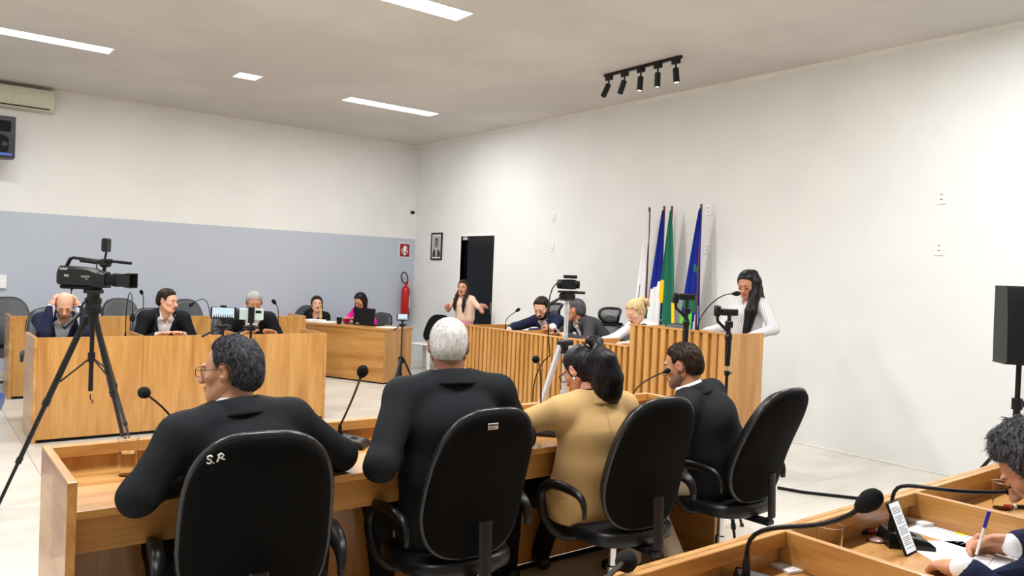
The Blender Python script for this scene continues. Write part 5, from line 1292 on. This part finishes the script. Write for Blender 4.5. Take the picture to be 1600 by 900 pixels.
# u runs from image right (0) to image left (1)
def pk1(u, v):
    if .60 < v < .67 and .28 < u < .75 and abs(u-.5) < .1+.9*(v-.60)*2: return 1
    if .66 < v < .72 and (.25 < u < .42 or .58 < u < .75): return 1
    if .50 < v < .60 and .62 < u < .66: return 1
    return 0
def pk2(u, v):
    if v < .47+.08*u: return 0
    if u > .72:
        return 2 if v < .60 else (3 if v < .66 else (4 if v < .72 else (3 if v < .86 else 0)))
    return 1
def pk3(u, v):
    if u < .22: return 1 if v > .60 else 0
    if u > .66:
        if v < .47: return 0
        if v < .62: return 1
        if v < .90: return 3 if (int(v*60)*7+int(u*26)*3) % 17 == 0 else 2
        return 1
    return 0
def pk4(u, v):
    def ring(cu, cv, r0, r1, k=2.6, hi=None): d = math.hypot(u-cu, (v-cv)*k); return r0 < d < r1
    if .10 < u < .22 and .30 < v < .36 and (ring(.16, .33, .03, .055) or abs(u-.16) < .02): return 3
    if .20 < u < .42 and .62 < v < .92 and u < .30+.5*(v-.6): return 2
    if ring(.50, .46, .17, .27) and v < .46: return 1
    if math.hypot(u-.62, (v-.52)*2.6) < .055: return 3
    if ring(.62, .66, .14, .32) and v < .67: return 1
    if math.hypot(u-.70, (v-.90)*2.2) < .14: return 3
    if u > .42 and v > .67: return 4
    if u > .30 and .56 < v < .62: return 1
    if u <= .42 and v > .84: return 1
    return 0
flag((1015, 324), 'white flag with a dark star on a pole, leftmost of the four', [FG_W, FG_N], pk1, .10, .20, seed=1)
flag((1038, 322), 'blue over white flag on a pole, second from the left', [FG_B, FG_W, FG_R, FG_Y, FG_G], pk2, .12, .24, seed=2)
flag((1050, 322), 'green flag with yellow, blue and white stars on a pole', [FG_G, FG_Y, FG_N, FG_W], pk3, -.01, .30, seed=3)
flag((1096, 319), 'blue flag with green swirls and a white shape on a pole, rightmost of the four', [FG_B, FG_G, FG_W, FG_Y, FG_LG], pk4, .06, .30, seed=4, folds=2)
# ------------------------------------------------------------------ people in the foreground row (backs to the camera)
SH = .57
h = atd(360, 579, 2.72)
person('person in black suit and thin-rimmed glasses, greying hair, leftmost at the foreground desk', (.97, 2.67, SH), h, 92, hy=46, hp=4, hr=2, skin=SK_TAN, hair='receding', hairm=H_SAP, hthick=.010, tuft=6000, tuftlen=.015, tuftr=.0005, scol=.006,
       wl=(.86, 2.95, DT+.045), wr=(1.22, 3.02, DT+.05), el=atz(216, 776, DT+.055), pole=((-1.4, .1, -.25), (1, -.3, -.5)), glasses=(RIM, .0014, 1.), bow=.05, twist=4, build=1.06, shw=1.02)
h = atd(701, 540, 3.26)
person('person with cropped white hair in a black suit, seen from behind', (1.80, 2.70, SH), h, 76, hy=-20, hp=3, skin=SK_BRN, hair='crop', hairm=H_WHT, hthick=.005, hrough=.0006, tuft=7000, tuftlen=.010, tuftr=.0004, tlift=.25, scol=.006, wide=1.08,
       el=atz(594, 728, DT+.06), wl=(1.86, 2.98, DT+.05), wr=(2.10, 2.98, DT+.05), pole=((-1.4, -.15, -.35), (1, -.3, -.6)), bow=.05, build=1.1, shw=1.04, brow=H_WHT)
h = atd(908, 578, 3.72)
def on_jacket(i, base, d, us, vs_, name, th=.004):
    J, d = i['J'], norm(d); rows = []
    for b_ in vs_:
        row = []
        for a_ in us:
            p0 = base+a_+b_; ts = np.linspace(0, .5, 140); pv = J.ev(p0+d[None, :]*ts[:, None]); k = np.argmax(pv < .0)
            row.append(p0+d*(ts[k]-.004))
        rows.append(row)
    m, n = len(vs_), len(us); v = [p for r in rows for p in r]; f = [(j*n+k, j*n+k+1, (j+1)*n+k+1, (j+1)*n+k) for j in range(m-1) for k in range(n-1)]
    o = mesh_obj(name, v, f, i['topm'], i['jo'], None, 180); md = o.modifiers.new('thick', 'SOLIDIFY'); md.thickness = th; md.offset = 0
def blazer(i):
    earring(i); P, fr, side, su = i['P'], i['fr'], i['side'], i['su']
    d = norm(side*.8+fr*.25); u_ = norm(np.cross(su, d))
    on_jacket(i, P-d*.35+su*.06+fr*.03, d, [u_*x for x in np.linspace(-.06, .06, 7)], [su*z for z in (.028, .01, -.012, -.028)], 'pocket_flap')
    on_jacket(i, P-fr*.35, fr, [side*x for x in (-.003, 0, .003)], [su*z for z in np.linspace(-.08, .46, 30)], 'back_seam', .001)
def earring(i):
    MB().ball(i['TH']((-.083, -.002, -.040)), .007, 10).build('earring', WHITEP, i['t'])
    MB().lathe([(.020, -.010), (.027, -.007), (.027, .007), (.020, .010)], 16, frame(i['HM'] @ V3(0, -.85, .45)), i['TH']((0, -.112, .092))).build('hair_tie', WHITEP, i['t'])
person('person in a camel blazer with black ponytail and dark glasses, reading at the foreground desk', (2.58, 2.68, SH), h, 82, hy=18, hp=30, skin=SK_MID, fem=True, hair='long', hairm=H_BLK, hthick=.008, hrough=.0008, topm=BEIGE, shirt=BLACKT, legs=BLACKT,
       wl=(2.46, 3.06, DT+.05), wr=(2.74, 3.06, DT+.04), pole=((-1.4, -.2, -.3), (1, -.3, -.6)), bow=.045, glasses=(RIM, .0022, 1.1), extra=blazer, build=1.10, shw=1.08, collar=False,
       strands=(dict(p=[(0, -.085, .080), (.0, -.12, .10), (.012, -.145, .085)], r=[.020, .024, .030], head=1, k=.02), dict(p=[(.005, -.125, .105), (.03, -.155, .06), (.055, -.165, -.02), (.075, -.150, -.09), (.095, -.14, -.15)], r=[.028, .042, .048, .036, .010], k=.05),
                dict(p=[(.0, -.12, .06), (.02, -.15, -.01), (.03, -.145, -.08), (.045, -.135, -.15)], r=[.026, .040, .036, .010], k=.05), dict(p=[(.085, -.14, -.06), (.115, -.14, -.12), (.125, -.13, -.175)], r=[.006, .005, .003])))
h = atd(1066, 571, 4.08)
person('person in black suit and khaki trousers with dark hair at the foreground desk\'s right end', (3.46, 2.60, SH), h, 104, hy=8, hp=12, skin=SK_TAN, hair='crop', hairm=H_BRN, hthick=.008, tuft=5000, tuftlen=.012, tuftr=.0005, tlift=.35, legs=KHAKI,
       wl=(3.05, 3.0, DT+.05), wr=(3.34, 3.0, DT+.05), pole=((-1.2, -.2, -.4), (1, -.3, -.6)), bow=.06, feet=[(3.12, 2.86, 0), (3.22, 2.60, 0)], scol=.036, beard=STUBBLE, bth=.001)
# writer at the lower right
h = atd(1624, 730, 2.06)
rw = atz(1590, 852, DT+.055); rf = norm(atz(1545, 850, DT+.035)-rw); lw = atz(1512, 893, DT+.05); lf = norm(atz(1470, 880, DT+.035)-lw)
person('person with curly grey hair bent over papers and writing, cut by the right edge', (2.50, .28, SH), h, 88, hy=6, hp=44, hr=0, skin=SK_TAN, hair='short', hairm=H_CRL, hthick=.015, hrough=.006, tuft=7000, tuftlen=.022, tuftr=.0007, tlift=.9, topm=SUITN, shirt=SHIRTW,
       wl=lw, wr=rw, hk=('relax', 'pen'), fd=(lf, rf), pn=((.1, 0, -1), (-.75, -.45, -.5)), pole=((.1, -1, -.2), (1.4, -.3, -.1)), bow=.06, lids=.6)
# ------------------------------------------------------------------ middle row, facing the camera
def mrow(px, py, y, label, **kw):
    h = aty(px, py, y); return h
h = aty(101, 476, 8.42)
person('balding person in dark suit, hands raised to the head, behind the video camera', (h[0]+.0, 8.98, SH), h, -92, hp=34, hy=-6, skin=SK_LGT, hair=None, topm=SUITN, shirt=SHIRTL,
       wl=h+V3(.115, -.02, -.03), wr=h+V3(-.115, -.02, -.03), hk=('relax', 'relax'), fd=((-.25, .2, 1), (.25, .2, 1)), pn=((-1, .2, -.1), (1, .2, -.1)), pole=((-.25, .5, -1), (.25, .5, -1)), lod=1.35, lids=.8, beard=STUBBLE, bth=.001)
h = aty(262, 470, 8.42)
person('dark-haired person in dark suit and white shirt looking sideways in the middle row', (h[0], 8.85, SH), h, -95, hp=8, hy=48, skin=SK_LGT, hair='short', hairm=H_DKB, hthick=.014, topm=SUITK, wl=(h[0]+.13, 8.28, DT+.05), wr=(h[0]-.13, 8.28, DT+.05), pole=((-.6, -.3, -1), (.6, -.3, -1)), lod=1.35, shirt=SHIRTW)
h = aty(397, 473, 8.42)
person('grey-haired person in a black suit, eyes lowered, behind the tripod phones', (h[0], 8.85, SH), h, -96, hp=16, hy=-3, skin=SK_TAN, hair='fringe', hairm=H_GRY, hthick=.012, topm=SUITK, wl=(h[0]+.17, 8.26, DT+.05), wr=(h[0]-.17, 8.26, DT+.05), pole=((-.7, -.3, -1), (.7, -.3, -1)), lod=1.35, lids=.7, brow=H_GRY, build=1.1)
# ------------------------------------------------------------------ secretaries
h = aty(495, 475, 11.55); fs = math.degrees(math.atan2(-dv[1], -dv[0]))
person('young person in black with long brown to blonde hair behind the secretary table', (h[0]+.02, 11.70, .50), h, fs+15, hy=34, hp=-2, skin=SK_LGT, fem=True, hair='long', hairm=H_DKB, hthick=.012, hrough=.001, hs=1.1, top='scoop', topm=BLACKT, legs=BLACKT, wl=None, wr=None, lod=1.5, lip=LIP,
       strands=(dict(p=[(.06, -.03, .03), (.085, -.02, -.08), (.09, .01, -.18), (.085, .03, -.26)], r=[.030, .030, .026, .014]), dict(p=[(0, -.07, .0), (0, -.09, -.15), (0, -.09, -.25)], r=[.06, .06, .03])),
       extra=lambda i: mesh_obj('blonde_hair_lengths', *(lambda F: F.mesh(.006))(Field().chain([i['Hc']+V3(-.062, -.01, -.03), i['Hc']+V3(-.082, .02, -.10), i['Hc']+V3(-.098, .05, -.20), i['Hc']+V3(-.095, .065, -.29)], [.016, .022, .027, .014], .02)), H_LTB, i['t'], None, 180))
h = aty(563, 470, 11.0)
person('person in magenta with long black hair working at the laptop', (h[0]+.05, 11.12, .53), h, fs-5, hy=2, hp=26, skin=SK_MID, fem=True, hair='long', hairm=H_BLK, hthick=.013, hrough=.001, hs=1.08, top='blouse', topm=MAGENTA, legs=BLACKT, lod=1.5, lids=.7, wl=tuple(sect(.85, .50, .85)), wr=tuple(sect(1.12, .48, .85)),
       strands=(dict(p=[(.06, -.03, .03), (.085, -.02, -.06), (.10, -.01, -.15), (.10, .0, -.24)], r=[.03, .034, .034, .02]), dict(p=[(-.06, -.03, .03), (-.075, -.03, -.06), (-.07, -.04, -.14)], r=[.03, .028, .02]), dict(p=[(0, -.07, .0), (.02, -.10, -.15), (.03, -.10, -.26)], r=[.06, .06, .03])))
# ------------------------------------------------------------------ by the door
h = atx(724, 450, 6.70)
hl = atx(761, 486, 6.98)
person('person standing at the dark doorway in blush blouse and pink skirt, hand on the door', (h[0]+.04, h[1]-.02, .93), h, 205, hy=8, hp=-2, skin=SK_MID, fem=True, seat=False, hair='long', hairm=H_DKB, hthick=.010, hrough=.001, top='blouse', topm=BLUSH, sleeve='short', hem=-.15, gir=.80, shw=.90, hs=1.1, legkind='skirt', legs=PINKS, lip=LIPR, lod=1.4,
       wl=(6.95, 9.72, 1.13), wr=h+V3(-.19, .13, -.33), hk=('relax', 'grip'), fd=((.9, -.3, .0), (-.6, -.3, .6)), pn=((.3, .2, -1), (.1, -.9, .1)), pole=((-.8, -.6, -.9), (1, -.8, -.8)), bow=0,
       strands=(dict(p=[(.05, -.02, .06), (.078, -.01, -.05), (.080, .045, -.11), (.078, .095, -.18), (.078, .115, -.26), (.075, .11, -.34)], r=[.026, .025, .025, .025, .024, .014]), dict(p=[(-.05, -.02, .06), (-.078, -.01, -.05), (-.080, .045, -.11), (-.078, .095, -.18), (-.078, .115, -.26), (-.075, .11, -.36)], r=[.026, .026, .027, .027, .026, .014]), dict(p=[(0, -.08, .02), (0, -.09, -.10), (0, -.09, -.22)], r=[.05, .05, .03])))
# ------------------------------------------------------------------ presiding desk (raised floor)
DZ0 = .17
h = atx(846, 481, 5.98)
person('bearded person in a navy suit writing at the presiding desk', (6.32, h[1]-.02, DZ0+.56), h, 186, hy=20, hp=27, skin=SK_LGT, hair='short', hairm=H_DKB, hthick=.011, topm=SUITN, shirt=SHIRTL, beard=H_DKB, bth=.002, hs=1.1, wl=(5.62, h[1]-.22, .96), wr=(5.66, h[1]+.20, .955), pole=((-1, -.2, -.5), (1.2, -.2, -.3)), lod=1.3, lids=.8, floor_z=DZ0, hk=('relax', 'flat'), bow=.05)
h = atx(899, 484, 6.02)
person('person in a charcoal suit turned to the bearded neighbour, half hidden by the small camcorder', (6.38, h[1]-.12, DZ0+.56), h, 160, hy=-44, hp=6, skin=SK_TAN, hair='short', hairm=H_SAP, hthick=.009, hs=1.08, topm=SUITG, wl=(5.75, h[1]-.15, .96), wr=atx(864, 511, 5.72), hk=('flat', 'grip'), fd=(None, (-.3, .9, .1)), pn=(None, (.2, 0, -1)), pole=((-1, -.2, -.6), (1, -.5, -.7)), lod=1.3, floor_z=DZ0, bow=.05, build=1.06)
h = atx(992, 487, 5.98)
person('blonde person with pale glasses in a white blouse reading at the presiding desk', (6.30, h[1]-.02, DZ0+.54), h, 172, hy=6, hp=30, skin=SK_LGT, fem=True, hair='long', hairm=H_BLD, hthick=.010, hrough=.0015, hs=1.1, top='shirt', topm=SHIRTW, legs=BLACKT, lod=1.3, lids=.8, floor_z=DZ0, wl=(5.75, h[1]-.2, .97), wr=(5.68, h[1]+.27, .945), pole=((-1, -.2, -.6), (.6, -.2, -1)), glasses=(CREAMP, .0016, 1.15), brow=H_LTB,
       strands=(dict(p=[(0, -.085, .055), (0, -.125, .06), (-.03, -.155, .03), (-.04, -.16, -.02)], r=[.03, .034, .028, .012], head=1),))
h = atx(1168, 444, 5.90)
person('person with long straight black hair in a striped shirt speaking at the lectern', (5.95, h[1]+.10, DZ0+.88), h, 176, hy=14, hp=22, skin=SK_TAN, fem=True, seat=False, hair='long', hairm=H_BLK, hthick=.011, hrough=.0006, hs=1.05, top='shirt', topm=STRIPE, legs=BLACKT, lod=1.2, lids=.6, floor_z=DZ0, lip=LIPR,
       wl=(5.66, h[1]-.22, 1.16), wr=(5.66, h[1]+.24, 1.17), pole=((-1, -.5, -.6), (.25, -.6, -1)), bow=.01, build=1.0,
       strands=(dict(p=[(-.04, -.03, .09), (-.075, -.02, .02), (-.085, .0, -.10), (-.09, .05, -.24), (-.085, .09, -.42)], r=[.04, .046, .048, .052, .034], f=1.), dict(p=[(0, -.07, .03), (-.03, -.09, -.15), (-.04, -.09, -.38)], r=[.075, .075, .05])))
